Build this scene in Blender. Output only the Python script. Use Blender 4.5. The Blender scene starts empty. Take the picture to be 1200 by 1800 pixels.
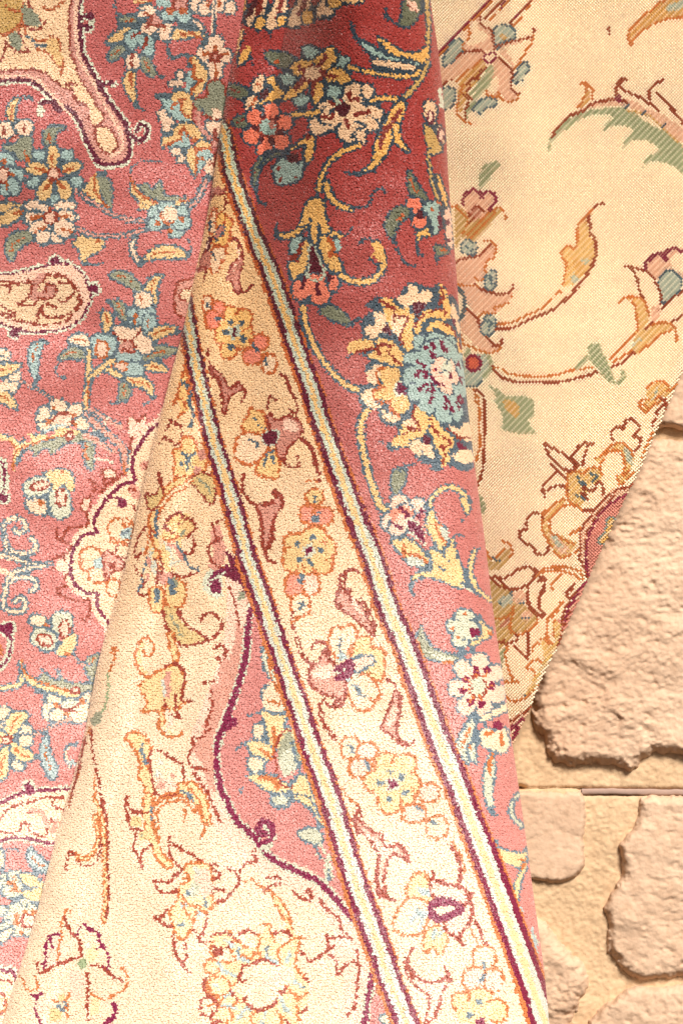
import bpy, math, random, time
import numpy as np
T0 = time.time()
# ------------------------------------------------------------------ camera, sky, sun, exposure
scn = bpy.context.scene
DC = 2.60                                  # camera stands 2.6 m from the wall
REF = 0.05; U = 0.0005                     # half a millimetre per unit of the drawing
def ray(px, py, d):                        # a point d metres in front of the wall
    k = U*(DC-d)/(DC-REF)
    return np.stack([(np.asarray(px)-600)*k, -np.broadcast_to(d, np.shape(px))*1.0, 1.0+(900-np.asarray(py))*k], -1)
cam_d = bpy.data.cameras.new('camera'); cam = bpy.data.objects.new('camera', cam_d); scn.collection.objects.link(cam)
cam.location = (0, -DC, 1.0); cam.rotation_euler = (math.pi/2, 0, 0)
cam_d.sensor_fit = 'VERTICAL'; cam_d.sensor_height = 24; cam_d.lens = 24/2/(450e-3/(DC-REF)); cam_d.clip_end = 60; cam_d.clip_start = .05
scn.camera = cam
SUN = np.array([0.24, -0.72, 0.66]); SUN /= np.linalg.norm(SUN)
EL = math.asin(SUN[2]); AZ = math.atan2(SUN[0], SUN[1])
w = bpy.data.worlds.new('World'); scn.world = w; w.use_nodes = True
nt = w.node_tree; sky = nt.nodes.new('ShaderNodeTexSky'); sky.sky_type = 'NISHITA'; sky.sun_disc = False
sky.sun_elevation = EL; sky.sun_rotation = AZ; sky.dust_density = 4.0; sky.air_density = 1.0
bg = nt.nodes['Background']; bg.inputs[1].default_value = 0.05; nt.links.new(sky.outputs[0], bg.inputs[0])
sl = bpy.data.lights.new('sun', 'SUN'); sl.energy = 4.4; sl.angle = math.radians(14); sl.color = (1, .935, .86)
so = bpy.data.objects.new('sun', sl); scn.collection.objects.link(so)
from mathutils import Vector
so.rotation_euler = Vector(SUN).to_track_quat('Z', 'Y').to_euler(); so.location = (1.5, -3, 3)
scn.view_settings.view_transform = 'Standard'; scn.view_settings.look = 'None'; scn.view_settings.gamma = 1.0
scn.view_settings.exposure = 0.31
rng = np.random.default_rng(7)

# ------------------------------------------------------------------ noise
_perm = rng.permutation(4096)
def vnoise(x, y, seed=0):
    xi = np.floor(x).astype(int); yi = np.floor(y).astype(int); fx = x-xi; fy = y-yi
    fx = fx*fx*fx*(fx*(fx*6-15)+10); fy = fy*fy*fy*(fy*(fy*6-15)+10)
    h = lambda a, b: (_perm[(_perm[(a+seed*57) & 4095]+b) & 4095]/2047.5)-1
    return (h(xi, yi)*(1-fx)+h(xi+1, yi)*fx)*(1-fy)+(h(xi, yi+1)*(1-fx)+h(xi+1, yi+1)*fx)*fy
def fbm(x, y, o=4, seed=0, g=.5):
    s = 0; a = 1; t = 0
    for i in range(o): s = s+a*vnoise(x*2**i+i*17.3, y*2**i-i*9.1, seed+i); t += a; a *= g
    return s/t

# ------------------------------------------------------------------ mesh helpers
def quad_mesh(name, V, Q, mat, cols=None, smooth=False):
    me = bpy.data.meshes.new(name); n = len(Q)
    me.vertices.add(len(V)); me.vertices.foreach_set('co', V.astype(np.float32).ravel())
    me.loops.add(n*4); me.loops.foreach_set('vertex_index', Q.astype(np.int32).ravel())
    me.polygons.add(n); me.polygons.foreach_set('loop_start', np.arange(0, n*4, 4, dtype=np.int32))
    try: me.polygons.foreach_set('loop_total', np.full(n, 4, np.int32))
    except Exception: pass
    me.polygons.foreach_set('use_smooth', np.full(n, smooth, bool))
    me.update(calc_edges=True); me.validate()
    if cols is not None:
        a = me.color_attributes.new('dye', 'FLOAT_COLOR', 'POINT')
        a.data.foreach_set('color', np.concatenate([cols, np.ones((len(cols), 1))], 1).astype(np.float32).ravel())
    me.materials.append(mat); return me
def link(name, me, parent=None, **kw):
    o = bpy.data.objects.new(name, me); scn.collection.objects.link(o)
    if parent: o.parent = parent
    for k, v in kw.items(): o[k] = v
    return o
def grid_quads(r, c, keep=None):
    i = np.arange((r-1)*(c-1)); a = (i//(c-1))*c+i % (c-1); q = np.stack([a, a+1, a+c+1, a+c], 1)
    return q if keep is None else q[keep.ravel()]
def srgb(*c):
    c = np.array(c, float)/255; return np.where(c < .04045, c/12.92, ((c+.055)/1.055)**2.4)
def mat(name, rough, spec=.5, sheen=0, tint=(1, 1, 1), col=None, coat=0):
    m = bpy.data.materials.new(name); m.use_nodes = True; n = m.node_tree.nodes; b = n['Principled BSDF']
    b.inputs['Roughness'].default_value = rough; b.inputs['Specular IOR Level'].default_value = spec
    b.inputs['Sheen Weight'].default_value = sheen; b.inputs['Sheen Roughness'].default_value = .35; b.inputs['Sheen Tint'].default_value = (*tint, 1)
    b.inputs['Coat Weight'].default_value = coat; b.inputs['Coat Roughness'].default_value = .5; b.inputs['Coat IOR'].default_value = 1.6; b.inputs['Coat Tint'].default_value = (1, .96, .9, 1)
    if col is None:
        a = n.new('ShaderNodeVertexColor'); a.layer_name = 'dye'; m.node_tree.links.new(a.outputs[0], b.inputs['Base Color'])
    else: b.inputs['Base Color'].default_value = (*col, 1)
    return m
silk = mat('silk_pile', .48, .6, .5, (1, .90, .80), coat=.2)
weave = mat('woven_back', .75, .25, .15, (1, .95, .88))
backing = mat('cotton_backing', .85, .2)
# ---------- woven design: a small drawing kit, colours stored as palette indices ----------
PAL = 'rcwagpudbovyhkmneilq'
MG = 120                                     # margin round the drawn area
class Canvas:
    def __init__(s, base):
        s.a = np.full((1800+2*MG, 1200+2*MG), PAL.index(base), np.uint8)
CV = None; OX = 0; OY = 0; SC = 3.0
def use(cv):
    global CV; CV = cv
def T(ox, oy, sc=3.0):
    global OX, OY, SC, OW; OX, OY, SC, OW = ox, oy, sc, 4.2*sc
def P(p):
    if isinstance(p, str): p = [float(v) for v in p.split()]
    p = np.array(p, float).reshape(-1, 2)
    return np.stack([OX + p[:,0]/SC + MG, OY + p[:,1]/SC + MG], 1)
def spl(p, closed=False, n=5):
    if len(p) < 3: return p
    q = np.vstack([p[-1:], p, p[:2]]) if closed else np.vstack([2*p[:1]-p[1:2], p, 2*p[-1:]-p[-2:-1]])
    t = np.linspace(0, 1, n, endpoint=False)[:,None]; out = []
    for i in range(1, len(q)-2):
        a, b, c, d = q[i-1], q[i], q[i+1], q[i+2]
        out.append(.5*(2*b + (c-a)*t + (2*a-5*b+4*c-d)*t*t + (3*b-a-3*c+d)*t**3))
    if not closed: out.append(q[-2:-1])
    return np.vstack(out)
def _box(lo, hi):
    H, W = CV.a.shape
    x0 = max(int(lo[0]), 0); y0 = max(int(lo[1]), 0); x1 = min(int(hi[0])+2, W); y1 = min(int(hi[1])+2, H)
    if x1 <= x0 or y1 <= y0: return None
    Y, X = np.mgrid[y0:y1, x0:x1]
    return x0, y0, x1, y1, X+.5, Y+.5
def _fill(c, q):
    b = _box(q.min(0), q.max(0))
    if b is None: return
    x0, y0, x1, y1, X, Y = b
    ins = np.zeros(X.shape, bool); j = len(q)-1
    for i in range(len(q)):
        xi, yi = q[i]; xj, yj = q[j]
        if yi != yj: ins ^= ((yi > Y) != (yj > Y)) & (X < (xj-xi)*(Y-yi)/(yj-yi)+xi)
        j = i
    CV.a[y0:y1, x0:x1][ins] = PAL.index(c)
def _stroke(c, q, w):
    w = np.broadcast_to(np.asarray(w, float), (len(q),)); ci = PAL.index(c)
    for i in range(len(q)-1):
        a, b = q[i], q[i+1]; r = max(w[i], w[i+1])/2+1
        bx = _box(np.minimum(a, b)-r, np.maximum(a, b)+r)
        if bx is None: continue
        x0, y0, x1, y1, X, Y = bx
        d = b-a; L = (d@d) or 1e-9
        t = np.clip(((X-a[0])*d[0]+(Y-a[1])*d[1])/L, 0, 1)
        D = (X-a[0]-t*d[0])**2 + (Y-a[1]-t*d[1])**2
        R = (w[i]+(w[i+1]-w[i])*t)/2
        CV.a[y0:y1, x0:x1][D < R*R] = ci
OW = 13.0; LW = 1.0
def f(c, p, o=None, w=None, sm=True):        # filled shape with outline
    q = P(p); q = spl(q, True) if sm else q
    _fill(c, q)
    if o: _stroke(o, np.vstack([q, q[:1]]), (w or OW)/SC)
def l(c, w, p, sm=True):                     # line
    q = P(p); q = spl(q) if sm else q
    _stroke(c, q, w*LW/SC)
def st(c, p, o='k', w=None, ow=None):        # stem: coloured line between two outlines
    w = w or 4*SC; ow = ow or 3.6*SC
    l(o, w+2*ow, p); l(c, w, p)
def L(c, o, w, p, mk=None, lean=.45, ow=None):  # leaf: tapers to both ends
    q = spl(P(p), n=8); s = np.linspace(0, 1, len(q))
    pr = np.where(s < lean, np.sin(np.pi/2*s/lean), np.sin(np.pi/2*(1-s)/(1-lean)))**.8
    wd = w/SC*pr; e = (ow or OW)/SC
    if o: _stroke(o, q, wd+2*e)
    _stroke(c, q, np.maximum(wd, .6))
    if mk:
        n = len(q); _stroke(mk, q[int(n*.2):int(n*.75)], OW*.75/SC)
def E(c, x, y, rx, ry, an=0, o=None, w=None, mk=None):
    t = np.linspace(0, 2*np.pi, 20, endpoint=False); ca, sa = math.cos(math.radians(an)), math.sin(math.radians(an))
    U, V = (rx*np.sign(v)*np.abs(v)**.8 if i == 0 else ry*np.sign(v)*np.abs(v)**.8 for i, v in enumerate((np.cos(t), np.sin(t))))
    X = x+U*ca-V*sa; Y = y+U*sa+V*ca
    f(c, np.stack([X, Y], 1).ravel(), o, w, sm=False)
    if mk: l(mk, OW*.9, [x-rx*.45*ca, y-rx*.45*sa, x+rx*.45*ca, y+rx*.45*sa], False)
def F(x, y, r, n, c, o='k', cc='w', rc=28, rot=-90, mk=None, fat=.95, sq=1.0, co='d', notch=False):  # flower
    for i in range(n):
        a = math.radians(rot+360*i/n); pr = r*.42
        px, py = x+r*.58*math.cos(a), y+sq*r*.58*math.sin(a)
        E(c, px, py, pr, pr*fat*(2.9/n+.35), math.degrees(a), o)
    for i in range(n):
        a = math.radians(rot+360*i/n)
        if notch: l(o, OW*.8, [x+r*.8*math.cos(a), y+sq*r*.8*math.sin(a), x+r*1.02*math.cos(a), y+sq*r*1.02*math.sin(a)], False)
        if mk: l(mk, OW*1.1, [x+r*.35*math.cos(a), y+sq*r*.35*math.sin(a), x+r*.68*math.cos(a), y+sq*r*.68*math.sin(a)], False)
    if rc: E(cc, x, y, rc, rc*sq, 0, co)
def D(c, *p):                                # small square marks x y r ...
    for i in range(0, len(p), 3): E(c, p[i], p[i+1], p[i+2], p[i+2])
def J(c, w, *ps):                            # several lines of one colour
    for p in ps: l(c, w, p)

def knit(cv, ground='r', line='k', R=3):     # narrow gaps between outlines are filled by the outline yarn
    m = cv.a == PAL.index(line); g = cv.a == PAL.index(ground)
    offs = [(dx, dy) for dx in range(-R, R+1) for dy in range(-R, R+1) if dx*dx+dy*dy <= R*R+1]
    d = np.zeros_like(m)
    for dx, dy in offs: d |= np.roll(np.roll(m, dy, 0), dx, 1)
    d = d | ~g & ~m                            # other yarns close a gap too
    e = np.ones_like(m)
    for dx, dy in offs: e &= np.roll(np.roll(d, dy, 0), dx, 1)
    cv.a[e & g] = PAL.index(line)
    return cv
def left_rug():
    cv = Canvas('r'); use(cv)
    # cream cartouche at the top, maroon line, pale halo
    T(0, 0, 6)
    Q = "-300 -300 850 -300 845 0 830 150 850 280 860 450 880 570 960 720 1030 860 1120 1010 1230 1180 1320 1290 1350 1400 1365 1540 1350 1660 1280 1715 1160 1730 1040 1700 960 1560 900 1430 840 1290 740 1150 600 1060 430 910 310 850 180 835 0 860 -300 980"
    f('r', Q, 'v', 96)
    J('v', 70, "860 180 960 170 960 300 880 300", "1080 880 1200 880", "660 1120 560 1050 450 1080 430 1200", "1360 1400 1470 1480 1550 1440 1555 1330 1490 1300 1450 1370")
    f('b', Q, 'm', 44)
    J('m', 40, "850 190 880 170 960 160", "850 250 930 270 960 290", "1020 850 1090 885 1200 875", "660 1120 560 1075 440 1085", "1360 1390 1460 1480 1540 1440 1545 1340 1480 1310 1450 1370")
    D('m', 930, 290, 38, 960, 160, 36, 1050, 900, 60, 620, 1120, 60)
    l('h', 40, "820 0 805 300 815 450 830 580 900 720 980 860 1080 1060 1200 1260 1290 1420 1290 1560 1180 1640"); l('h', 30, "0 800 200 790 380 830 560 1000 760 1230")
    f('c', "-300 -300 720 -300 730 150 745 400 750 560 790 640 830 780 900 900 960 1000 1040 1130 1100 1240 1000 1330 920 1200 930 1120 830 1060 780 980 770 930 690 940 560 830 480 770 370 735 200 735 60 745 0 770 -300 900", 'd', 24)
    f('c', "1010 1340 1080 1330 1170 1370 1230 1470 1225 1570 1130 1610 1060 1550 1010 1450", 'd', 24)
    J('b', 40, "870 1120 930 1150 910 1220")
    J('d', 26, "700 890 810 885", "60 300 70 460 30 600 0 650", "240 230 300 290 420 300 500 210", "300 0 340 100 420 210 440 250", "90 470 170 530 310 540 240 420 190 300", "770 930 780 1020 850 1090 930 1120")
    f('y', "0 0 230 0 240 230 180 330 80 340 0 330", 'u', 22); f('o', "250 40 330 90 430 210 420 270 300 270 250 200"); f('o', "100 360 190 340 240 470 200 520 120 480")
    J('u', 24, "0 350 70 360 160 300 240 240 290 360 360 410 490 420 540 380 600 400 640 480 630 540 580 540", "380 510 460 540 560 610 640 710 650 790", "660 560 670 700 650 790", "450 60 500 95 580 90 640 30 680 0", "60 50 160 110 230 100")
    f('g', "500 430 560 400 620 460 630 560 660 560 660 700 620 680 540 570 480 500"); J('k', 34, "300 385 370 430", "390 470 490 475")
    T(0, 0, 3)
    # small shapes under the cartouche
    l('k', 16, "95 520 150 510 175 525"); L('g', 'k', 42, "70 645 62 580 100 515", 'u')
    E('w', 30, 685, 48, 44, 0, 'k'); E('w', 132, 672, 50, 46, 0, 'k'); D('b', 85, 722, 18); J('d', 12, "22 665 26 710", "130 655 130 690", "55 730 100 710")
    T(0, 200, 6)
    f('o', "40 330 160 300 230 240 340 250 350 400 330 480 240 490 150 420 60 380", 'k'); J('u', 30, "265 400 285 470 310 490")
    F(30, 640, 230, 5, 'a', 'k', 'h', 75, -72, 'u'); E('a', 150, 760, 70, 100, -20, 'k'); E('a', 60, 470, 110, 70, 20, 'k'); D('u', 50, 500, 26, 130, 630, 22, 80, 740, 24)
    L('o', 'k', 110, "560 380 520 260 560 170 680 130"); l('k', 20, "560 135 640 130 720 170"); l('u', 30, "525 220 530 290")
    for x, y, a in ((420,430,0),(710,430,20),(810,710,20),(360,720,-20),(600,900,0)): E('a', x, y, 75, 62, a, 'k')
    E('g', 565, 440, 70, 125, 0, 'k', mk=None); E('g', 760, 560, 115, 68, -12, 'k'); E('g', 395, 575, 115, 75, 8, 'k'); E('g', 480, 800, 80, 125, 25, 'k'); E('g', 680, 800, 75, 125, -22, 'k')
    J('u', 34, "560 430 560 540", "770 570 670 600", "380 570 500 605", "480 800 540 710", "690 790 610 710"); E('h', 570, 630, 62, 62, 0, 'd', 24)
    E('w', 390, 1000, 130, 60, 15, 'k'); E('w', 700, 980, 110, 62, -10, 'k'); E('w', 350, 1090, 130, 55, -5, 'k'); E('w', 720, 1080, 120, 55, 0, 'k')
    L('g', 'k', 100, "-60 960 60 980 200 1000 260 1020"); L('g', 'k', 130, "-60 1140 60 1110 170 1050 240 1020"); l('u', 28, "160 1050 260 1020")
    L('g', 'k', 110, "940 740 940 860 1150 1000", 'u'); L('o', 'k', 120, "1010 650 1110 760 1170 1000"); f('g', "980 630 1020 640 1060 880 980 830 900 800 930 740"); l('u', 26, "1000 650 1010 800 1090 930 1170 1010"); l('k', 18, "1000 620 1060 600 1140 610")
    T(0, 350, 3)
    # large blossom and the leaf pair
    st('b', "395 150 500 185 640 190 760 160", w=12, ow=9); st('b', "400 -50 470 0 600 80 700 110 780 110", w=12, ow=9); st('b', "780 120 900 80 1010 30 1060 -60", w=12, ow=9)
    for x, y, rx, ry, a in ((195,40,65,32,10),(345,35,60,32,-10),(190,95,60,36,0),(345,90,60,36,0),(210,160,58,52,-40),(230,200,42,40,0),(310,190,42,42,0),(340,150,58,50,40)): E('w', x, y, rx, ry, a, 'k')
    l('k', 10, "270 150 270 230")
    J('u', 13, "170 90 230 88", "160 98 215 100", "310 92 370 85", "240 150 200 160 185 180", "310 150 350 160 380 175", "265 40 262 60"); E('h', 268, 95, 33, 33, 0, 'd')
    L('o', 'k', 76, "60 320 70 240 130 200 180 205", 'u')
    f('g', "395 220 430 190 510 200 555 215 545 260 500 290 470 300 455 340 430 330 420 270 390 250", 'k'); J('k', 12, "455 340 500 350 550 330"); D('u', 520, 215, 12)
    L('w', 'k', 22, "715 200 700 260 740 350"); l('k', 12, "740 350 780 320"); L('g', 'k', 62, "760 320 830 280 910 280 990 300", 'u', .6); l('k', 12, "995 215 1010 260 990 300")
    L('g', 'k', 60, "700 -90 720 -40 800 10 880 25 1000 5", lean=.5); f('o', "735 -60 775 -90 800 -50 850 -100 870 -30 900 -20 1010 0 880 10 790 -10", 'k', 10); l('u', 13, "690 -110 730 -40 810 10 900 15 1000 0")
    l('k', 12, "690 -140 710 -180 760 -205 850 -200"); l('g', 26, "745 35 800 45 870 35 960 20"); l('k', 8, "735 50 870 55 940 40")
    for x, y, rx, ry in ((825,70,42,40),(820,130,44,40),(960,70,44,44),(930,160,48,44),(880,40,50,30),(960,120,50,40)): E('a', x, y, rx, ry, 0, 'k', 10)
    D('w', 900, 75, 38, 870, 95, 26); D('u', 830, 130, 15, 960, 100, 15, 895, 160, 13); l('u', 12, "850 70 855 100 880 130 930 110")
    # second cartouche
    Q = "-100 410 60 400 160 375 280 350 350 340 420 380 460 450 480 500 455 570 430 620 350 670 260 690 110 685 40 660 -100 590"
    f('r', Q, 'v', 44); D('v', 295, 325, 36, 500, 470, 36, 78, 705, 36); f('w', Q, 'm', 20); f('h', Q); f('c', "-60 440 60 435 130 440 180 430 200 470 240 400 320 395 380 440 420 500 410 560 350 640 230 660 130 645 60 630 -60 560", 'd', 9)
    D('m', 295, 325, 22, 500, 468, 22, 78, 708, 24); J('m', 16, "290 325 290 350", "470 475 500 468", "80 705 110 685")
    J('b', 34, "215 500 180 520 190 450 215 410 230 400", "200 500 260 500 290 470 260 450 250 470"); E('b', 250, 500, 40, 30, -20)
    J('d', 13, "0 450 40 460 60 490 55 450 110 440 170 440 160 500 130 540 100 550 170 560 210 520", "210 520 270 520 300 490 290 460 250 450 240 480", "230 430 270 400 340 410", "310 430 380 450 390 500 340 540 310 530", "410 510 430 540 400 590 340 620 260 620 220 600 220 570 260 550 300 570", "210 570 200 630 180 650 100 640", "0 560 80 600 60 620", "5 595 60 610")
    # spray right of it
    L('k', None, 22, "560 400 600 405"); L('o', 'k', 56, "580 400 640 405 700 440 750 490", 'u'); L('g', 'k', 56, "860 400 810 440 800 500 830 550", 'u', .55); l('k', 13, "780 410 850 400")
    L('o', 'k', 50, "590 540 630 560 650 600 660 650", 'u'); l('k', 12, "560 535 610 530"); L('g', 'k', 50, "545 590 570 640 560 700", 'u'); l('k', 10, "520 595 550 590")
    for p in ((750,610,78,56,0),(790,660,40,60,0),(700,600,30,30,0)): E('a', *p, 'k', 12)
    E('w', 757, 530, 50, 46, 0, 'k', 11); J('u', 12, "742 510 750 550", "720 610 712 650", "785 630 780 670")
    L('o', 'k', 56, "740 850 820 810 940 790", 'u', .6); L('g', 'k', 54, "940 690 870 690 800 720 760 740", 'u'); E('a', 680, 850, 75, 66, 0, 'k', 12); E('a', 700, 900, 60, 50, 0, 'k', 12); E('a', 545, 770, 72, 66, 0, 'k', 12)
    E('h', 540, 790, 32, 44, 0, 'u', 12); f('w', "590 670 640 660 690 680 740 660 760 700 800 740 810 800 760 820 700 780 650 790 610 720", 'k'); f('b', "640 760 700 740 700 800 640 800"); J('d', 12, "600 700 640 740 700 750 710 800 650 790", "740 690 700 740")
    E('h', 630, 885, 44, 26, -15, 'u', 12); L('w', 'k', 56, "365 745 430 740 480 790", 'u'); L('o', 'k', 50, "310 840 380 810 450 830", 'u', .6); l('k', 12, "300 880 300 920 350 945"); l('k', 12, "315 830 320 860")
    st('g', "455 1110 460 1000 490 930 560 900 640 930", w=22); st('g', "470 800 470 900 465 960", w=24, ow=9); st('g', "490 930 560 870 600 850", w=24, ow=9); l('u', 11, "465 960 460 1080")
    L('g', 'k', 44, "770 880 820 880 885 900", 'u', .4); L('g', 'k', 50, "640 950 720 960 780 980 810 1050", 'u'); L('o', 'k', 56, "650 960 660 1020 630 1060", 'u'); l('k', 11, "580 1070 620 1075 640 1060"); l('k', 11, "760 1080 800 1060 810 1020")
    l('b', 30, "480 1110 560 1160 640 1200"); J('k', 9, "470 1100 540 1160", "500 1100 570 1150 640 1180")
    L('a', 'k', 54, "235 750 190 790 180 860 195 960", 'u'); l('k', 12, "215 750 265 760"); l('k', 10, "190 930 200 960 215 950")
    st('b', "110 960 180 990 260 1040 290 1060", w=8, ow=7)
    for p in ((20,820,38,30,0),(0,870,60,40,0),(60,980,45,38,30),(80,930,34,34,0)): E('w', *p, 'k', 10)
    L('g', 'k', 60, "-60 910 20 900 110 870", 'u'); L('g', 'k', 60, "-60 1030 20 1040 90 1100", 'u'); D('w', 20, 985, 24)
    f('b', "1000 420 940 440 920 520 930 600 1000 620 1060 600 1060 430", 'd', 14); f('c', "1040 470 960 480 950 520 1000 540 1060 540", 'd', 10)
    # third tile: pale blossom, forked leaf, bud group
    T(0, 700, 6)
    for p in ((470,190,80,110,10),(620,80,100,75,0),(800,130,90,75,0),(880,260,75,75,0),(520,290,120,50,0),(650,230,120,90,0)): E('w', *p, 'k', 20)
    E('h', 660, 220, 85, 65, 0); J('d', 30, "510 250 560 230 610 160 700 155 770 190 770 260"); D('u', 520, 245, 34, 585, 110, 24, 800, 275, 30, 780, 180, 24); l('a', 30, "480 340 600 290 700 285")
    l('k', 20, "0 365 130 400 180 450 260 450 270 385 480 370"); f('g', "290 385 560 390 620 320 850 340 860 370 700 390 460 440 330 490 200 590 160 760 140 600 150 520 100 450 0 420 0 385 130 410 200 470 320 450 330 410")
    f('o', "200 700 220 590 340 490 480 450 700 400 800 400 860 460 760 460 700 470 640 520 545 600 520 530 430 550 370 620 350 540 260 560", 'k', 16); J('u', 24, "150 740 160 580 240 520 400 460 480 430 690 400", "110 450 170 520"); E('h', 735, 395, 42, 38, 0, 'd', 30)
    f('o', "800 380 900 370 1010 460 900 470 820 440"); l('b', 60, "900 390 1000 430 1200 560"); J('k', 20, "860 360 1000 380 1180 540", "850 460 1000 470"); f('o', "880 480 990 480 1000 680 970 750 900 680", 'k', 20); l('u', 34, "910 490 900 580 930 650"); l('v', 22, "1150 200 1080 320 1000 340")
    st('b', "900 150 960 260 1060 340", w=20, ow=16); l('v', 26, "990 640 1120 640 1200 680")
    f('g', "450 810 570 750 680 740 750 790 790 870 780 960 720 970 680 900 600 950 560 900", 'k', 20); E('v', 390, 930, 150, 100, -15, 'k', 20); E('h', 430, 915, 95, 45, -15, 'd', 26); f('w', "270 1110 310 1060 480 1060 490 1230 330 1200", 'k', 20); D('u', 435, 1095, 32, 660, 770, 28)
    E('v', 640, 1100, 120, 170, -8, 'k', 22); E('h', 650, 1050, 52, 90, 0, 'd', 26); f('g', "560 880 640 850 690 870 640 930 590 970 560 950"); f('g', "700 880 780 890 770 980 720 960")
    Q = "0 660 40 700 55 850 45 960 20 1000"; l('v', 90, Q); D('v', 55, 1050, 66); l('m', 30, Q); D('m', 60, 1050, 42, 10, 1040, 36)
    T(0, 700, 3)
    # lobed cream medallion edge reaching under the fold
    Q = "900 60 860 120 790 170 740 240 710 290 700 370 710 440 650 450 580 510 520 590 495 650 510 700 440 720 400 780 375 850 375 930 400 980 450 1020 515 1030 520 1110 580 1190 640 1300 1100 1300 1100 60"
    f('r', Q, 'h', 70); f('r', Q, 'w', 40); f('c', Q, 'm', 20); 
    J('d', 15, "670 380 690 230 700 200 680 170 680 120 700 95 730 120 760 90 780 110", "660 380 610 430 570 450 540 480", "500 500 490 440 480 430 510 450 530 500 550 460 540 380 590 385 610 420", "480 510 460 620 470 650 430 680 370 680 340 720 310 740 300 690", "300 740 360 770 370 800 330 830 350 870", "340 830 280 850 270 880 310 900 360 910 340 950", "350 990 310 1000 310 1030 380 1060 440 1070 470 1060 480 1160", "470 1130 450 1170 430 1160")
    f('h', "680 110 700 95 730 125 770 100 760 150 700 210 680 170"); E('h', 455, 560, 24, 36, 20, 'd', 11); f('h', "310 850 350 860 360 920 300 900"); E('h', 580, 400, 36, 24, 0, 'd', 10)
    st('b', "480 110 560 180 640 250 660 300 660 360", w=30, ow=9); st('b', "220 880 270 870", w=12); l('u', 12, "655 330 660 400")
    J('m', 18, "590 520 630 525 650 540"); D('m', 645, 555, 22)
    for x, y in ((700,480),(720,510),(770,350)): D('b', x, y, 26)
    J('d', 12, "680 470 720 490", "700 570 730 600 720 620", "765 345 780 380")
    E('c', 640, 690, 70, 60, 0, 'u', 12); E('c', 480, 850, 60, 66, 0, 'u', 12); E('c', 520, 930, 55, 40, 0, 'u', 12); E('c', 600, 1000, 36, 46, 0, 'u', 12); E('c', 660, 800, 50, 40, 0, 'd', 11)
    D('a', 530, 870, 32, 665, 710, 30); f('b', "560 800 650 860 650 900 590 920 560 960 545 860", 'd', 11); l('k', 18, "640 710 680 700"); D('d', 590, 880, 20); J('u', 11, "590 760 680 770", "440 850 430 890", "650 650 660 680 690 660")
    # pale scrolls on pink
    for k in (1, -1):
        y0 = 880; Y = lambda d: y0-k*d
        q = [20,Y(210),60,Y(245),120,Y(240),140,Y(200),110,Y(170),80,Y(190)]; st('w', q, w=15); q = [20,Y(210),30,Y(130),60,Y(80),130,Y(60),190,Y(80),190,Y(120),165,Y(140)]; st('w', q, w=15); q = [30,Y(160),50,Y(60),130,Y(20),240,Y(0)]; st('w', q, w=14)
    l('w', 30, "0 820 50 840"); l('w', 30, "0 900 60 930"); l('k', 9, "-10 800 60 830 -10 850"); 
    # mirrored bud group
    T(0, 1050, 3)
    E('w', 200, 120, 48, 32, 10, 'k', 10); E('v', 330, 130, 58, 62, 0, 'k', 11); E('v', 235, 220, 75, 56, 25, 'k', 11); f('g', "300 270 330 230 350 200 400 190 410 240 370 300 310 310", 'k', 9); E('h', 343, 165, 26, 44, 0, 'd', 12); E('h', 240, 225, 44, 28, 20, 'd', 12); D('u', 245, 145, 12, 360, 298, 14)
    Q = "-40 160 10 180"; D('v', 45, 165, 44); l('v', 40, "20 180 60 220 45 310 0 370 -40 400"); D('m', 45, 165, 30, 10, 160, 20); l('m', 15, "20 180 60 220 48 310 0 370 -40 400")
    J('u', 12, "0 240 10 290")
    st('g', "0 480 60 470 110 450 120 400 115 340", w=18); L('g', 'k', 50, "120 380 170 440 280 480 400 500 500 490", lean=.7); f('o', "200 450 230 400 220 370 280 430 310 430 300 380 350 440 430 450 500 460 520 490 400 500 290 470", 'k', 10); l('u', 12, "120 330 120 380 180 430 280 470 380 490"); E('h', 398, 490, 20, 16, 0, 'd', 13)
    L('o', 'k', 50, "520 300 480 350 490 440", 'u', .6); st('b', "390 310 440 350 480 350", w=8, ow=7); J('k', 10, "190 490 300 500")
    for p in ((280,540,50,30,0),(260,600,34,50,0),(320,620,60,40,0),(400,630,60,34,0),(470,560,50,60,0),(420,600,60,60,0)): E('w', *p, 'k', 10)
    E('v', 370, 570, 44, 32, 0); J('d', 15, "300 560 340 590 400 580 440 540", "340 600 400 600"); D('u', 300, 565, 16, 350, 615, 13, 435, 545, 15)
    l('k', 10, "190 500 240 510 240 560")
    st('b', "170 730 250 690 330 655 380 640", w=9, ow=7); L('a', 'k', 60, "250 720 240 820 270 900 285 960", 'u', .6)
    l('k', 22, "370 890 345 830 360 780 410 770"); l('w', 10, "370 890 350 830 365 790"); l('a', 26, "380 870 440 880")
    E('w', 20, 610, 45, 42, 0, 'k', 11); E('w', 140, 700, 40, 36, 0, 'k', 11); E('w', 140, 750, 40, 36, 0, 'k', 11); E('w', 100, 880, 36, 34, 0, 'k', 11); E('w', 15, 700, 36, 50, 20, 'k', 11)
    L('g', 'k', 76, "150 620 90 640 60 700 45 740", 'u', .4); L('g', 'k', 66, "180 850 110 820 45 760", 'u', .4); L('g', 'k', 72, "10 960 10 880 45 780", 'u', .4); L('g', 'k', 60, "-60 690 0 730 40 750", 'u'); E('h', 42, 750, 22, 22, 0, 'd', 12)
    # third cartouche
    Q = "-60 1130 40 1070 110 1035 200 1018 300 1015 460 1030 460 1310 290 1300 200 1280 100 1270 40 1270 -60 1310"
    f('r', Q, 'v', 40); D('v', 152, 995, 36); f('w', Q, 'm', 17); D('m', 152, 998, 24); l('m', 20, "160 1000 170 1025 120 1030")
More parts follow.
